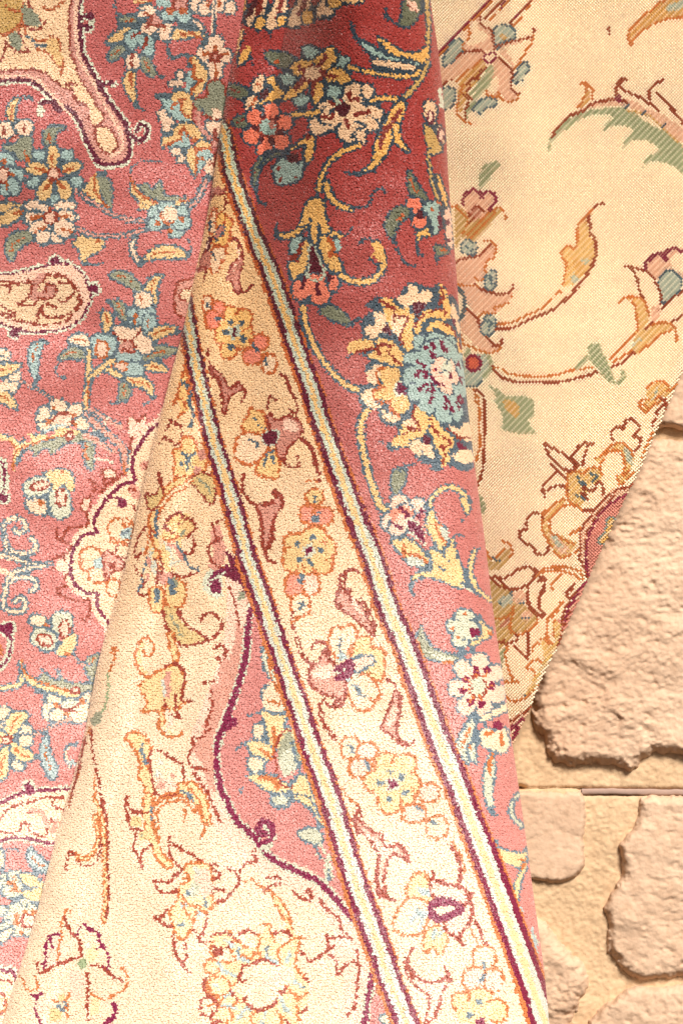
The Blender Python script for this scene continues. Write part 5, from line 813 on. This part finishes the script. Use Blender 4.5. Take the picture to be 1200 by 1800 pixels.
def stone(poly, H, wv, seed, rough=1.0, slope=(0, 0), step=2.2, label=None, edge=6, smoothf=1.0):
    q = np.array([float(v) for v in poly.split()]).reshape(-1, 2); x0, y0 = q.min(0)-14; x1, y1 = q.max(0)+14
    X, Y = np.meshgrid(np.arange(x0, x1, step), np.arange(y0, y1, step))
    sd = sdist(X, Y, poly)+1.5*edge*fbm(X/30, Y/30, 4, seed, .6)+2.2*fbm(X/6, Y/6, 2, seed+4)
    t = np.clip(sd/wv, -.6, 1); prof = np.where(t > 0, np.clip(1-(1-t)**2.1, 0, 1)**.75, t)
    cx, cy = q.mean(0)
    body = H*prof+np.clip(sd/30, 0, 1)*(slope[0]*(X-cx)+slope[1]*(Y-cy))*1e-5
    wx, wy = X+26*fbm(X/70, Y/70, 2, seed+8), Y+26*fbm(X/70+5, Y/70, 2, seed+9)
    rel = .0036*fbm(wx/85, wy/60, 4, seed+1, .45)+.0007*ridged(wx/38, wy/30, 3, seed+2)*np.clip(fbm(X/90, Y/90, 2, seed+6)*2+.6, 0, 1)+.0006*fbm(X/7, Y/6, 3, seed+3)
    rel += .00035*fbm(X/3.2, Y/3.2, 2, seed+20)+pits(X, Y, int((x1-x0)*(y1-y0)/260), seed, x0, x1, y0, y1, 2, 7, .00026)+.0016*np.clip(fbm(X/16, Y/11, 3, seed+15)-.12, 0, 1)*-2.2*np.clip(fbm(X/80+2, Y/80, 2, seed+16)+.5, 0, 1)
    st_ = .0005*np.floor(3.2*fbm(wx/120+3, wy/55, 2, seed+12))                # broken ledges
    d = M0-.0015+body+(rel+st_)*rough*np.clip(sd/10+.2, 0, 1)
    keep = np.minimum.reduce([sd[:-1,:-1], sd[1:,:-1], sd[:-1,1:], sd[1:,1:]]) > -.45*wv if False else (sd[:-1,:-1] > -wv*.5)
    V = ray(X, Y, np.maximum(d, -.002)).reshape(-1, 3); Q = grid_quads(*X.shape, keep)[:,::-1]
    used, inv = np.unique(Q, return_inverse=True)
    o = link('stone', quad_mesh('stone', V[used], inv.reshape(-1, 4), lime, None, True), wall)
    if label: o['label'] = label
stone("1100 380 1280 380 1290 752 1200 757 1150 756 1090 740", .018, 18, 41, .8, label='upper stone whose lower edge shows beside the rug')
stone("980 778 1150 772 1200 776 1290 780 1290 1330 1200 1333 1150 1325 1130 1339 1107 1353 1049 1341 1033 1343 1006 1349 971 1341 963 1302 944 1283 938 1262 934 1228 940 1190 930 1100 940 900", .017, 22, 52, 1.1, label='large pitted stone right of the rugs', edge=7)
stone("780 1388 909 1388 960 1391 1020 1391 1025 1402 1030 1442 1027 1489 1025 1520 1010 1543 971 1553 932 1549 780 1545", .009, 9, 63, .45, edge=3, label='small smooth stone touching the rolled rug')
stone("1121 1401 1146 1399 1290 1402 1290 1712 1200 1718 1158 1722 1130 1724 1092 1703 1066 1672 1068 1637 1064 1598 1080 1567 1092 1539 1092 1520 1088 1485 1111 1458 1119 1430", .013, 16, 74, .8, edge=5, label='broad flaking stone at the right edge')
stone("800 1600 900 1590 960 1625 985 1660 1022 1690 1030 1730 1012 1775 1000 1900 800 1900", .012, 22, 85, 1.1, edge=7, label='low worn stone at the foot beside the rolled rug')
stone("1101 1738 1150 1735 1200 1728 1290 1730 1290 1950 960 1950 1015 1812 1049 1777", .015, 18, 96, .9, edge=5, label='bottom right stone')
# thin grey strip along the joint
sx = np.arange(1022, 1290, 4.); prof = [(1385.5, -.006), (1385.8, .0005), (1388.5, .0014), (1393.5, .0012), (1396.0, .0002), (1396.4, -.006)]
X = np.stack([sx]*6); Y = np.stack([np.full_like(sx, a)+.010*(sx-1025)+.9*vnoise(sx/22, sx*0+1, 8)+.5*vnoise(sx/7, sx*0+a, 9) for a, b in prof]); Dj = np.stack([np.full_like(sx, M0+b)+.0004*vnoise(sx/9, sx*0+a, 3) for a, b in prof])
gm = mat('grey_strip', .8, .3, col=srgb(168, 142, 128))
link('joint_strip', quad_mesh('joint_strip', ray(X, Y, Dj).reshape(-1, 3), grid_quads(*X.shape)[:,::-1], gm, None, True), wall)
print('built in %.1f s' % (time.time()-T0), sum(len(m.polygons) for m in bpy.data.meshes))
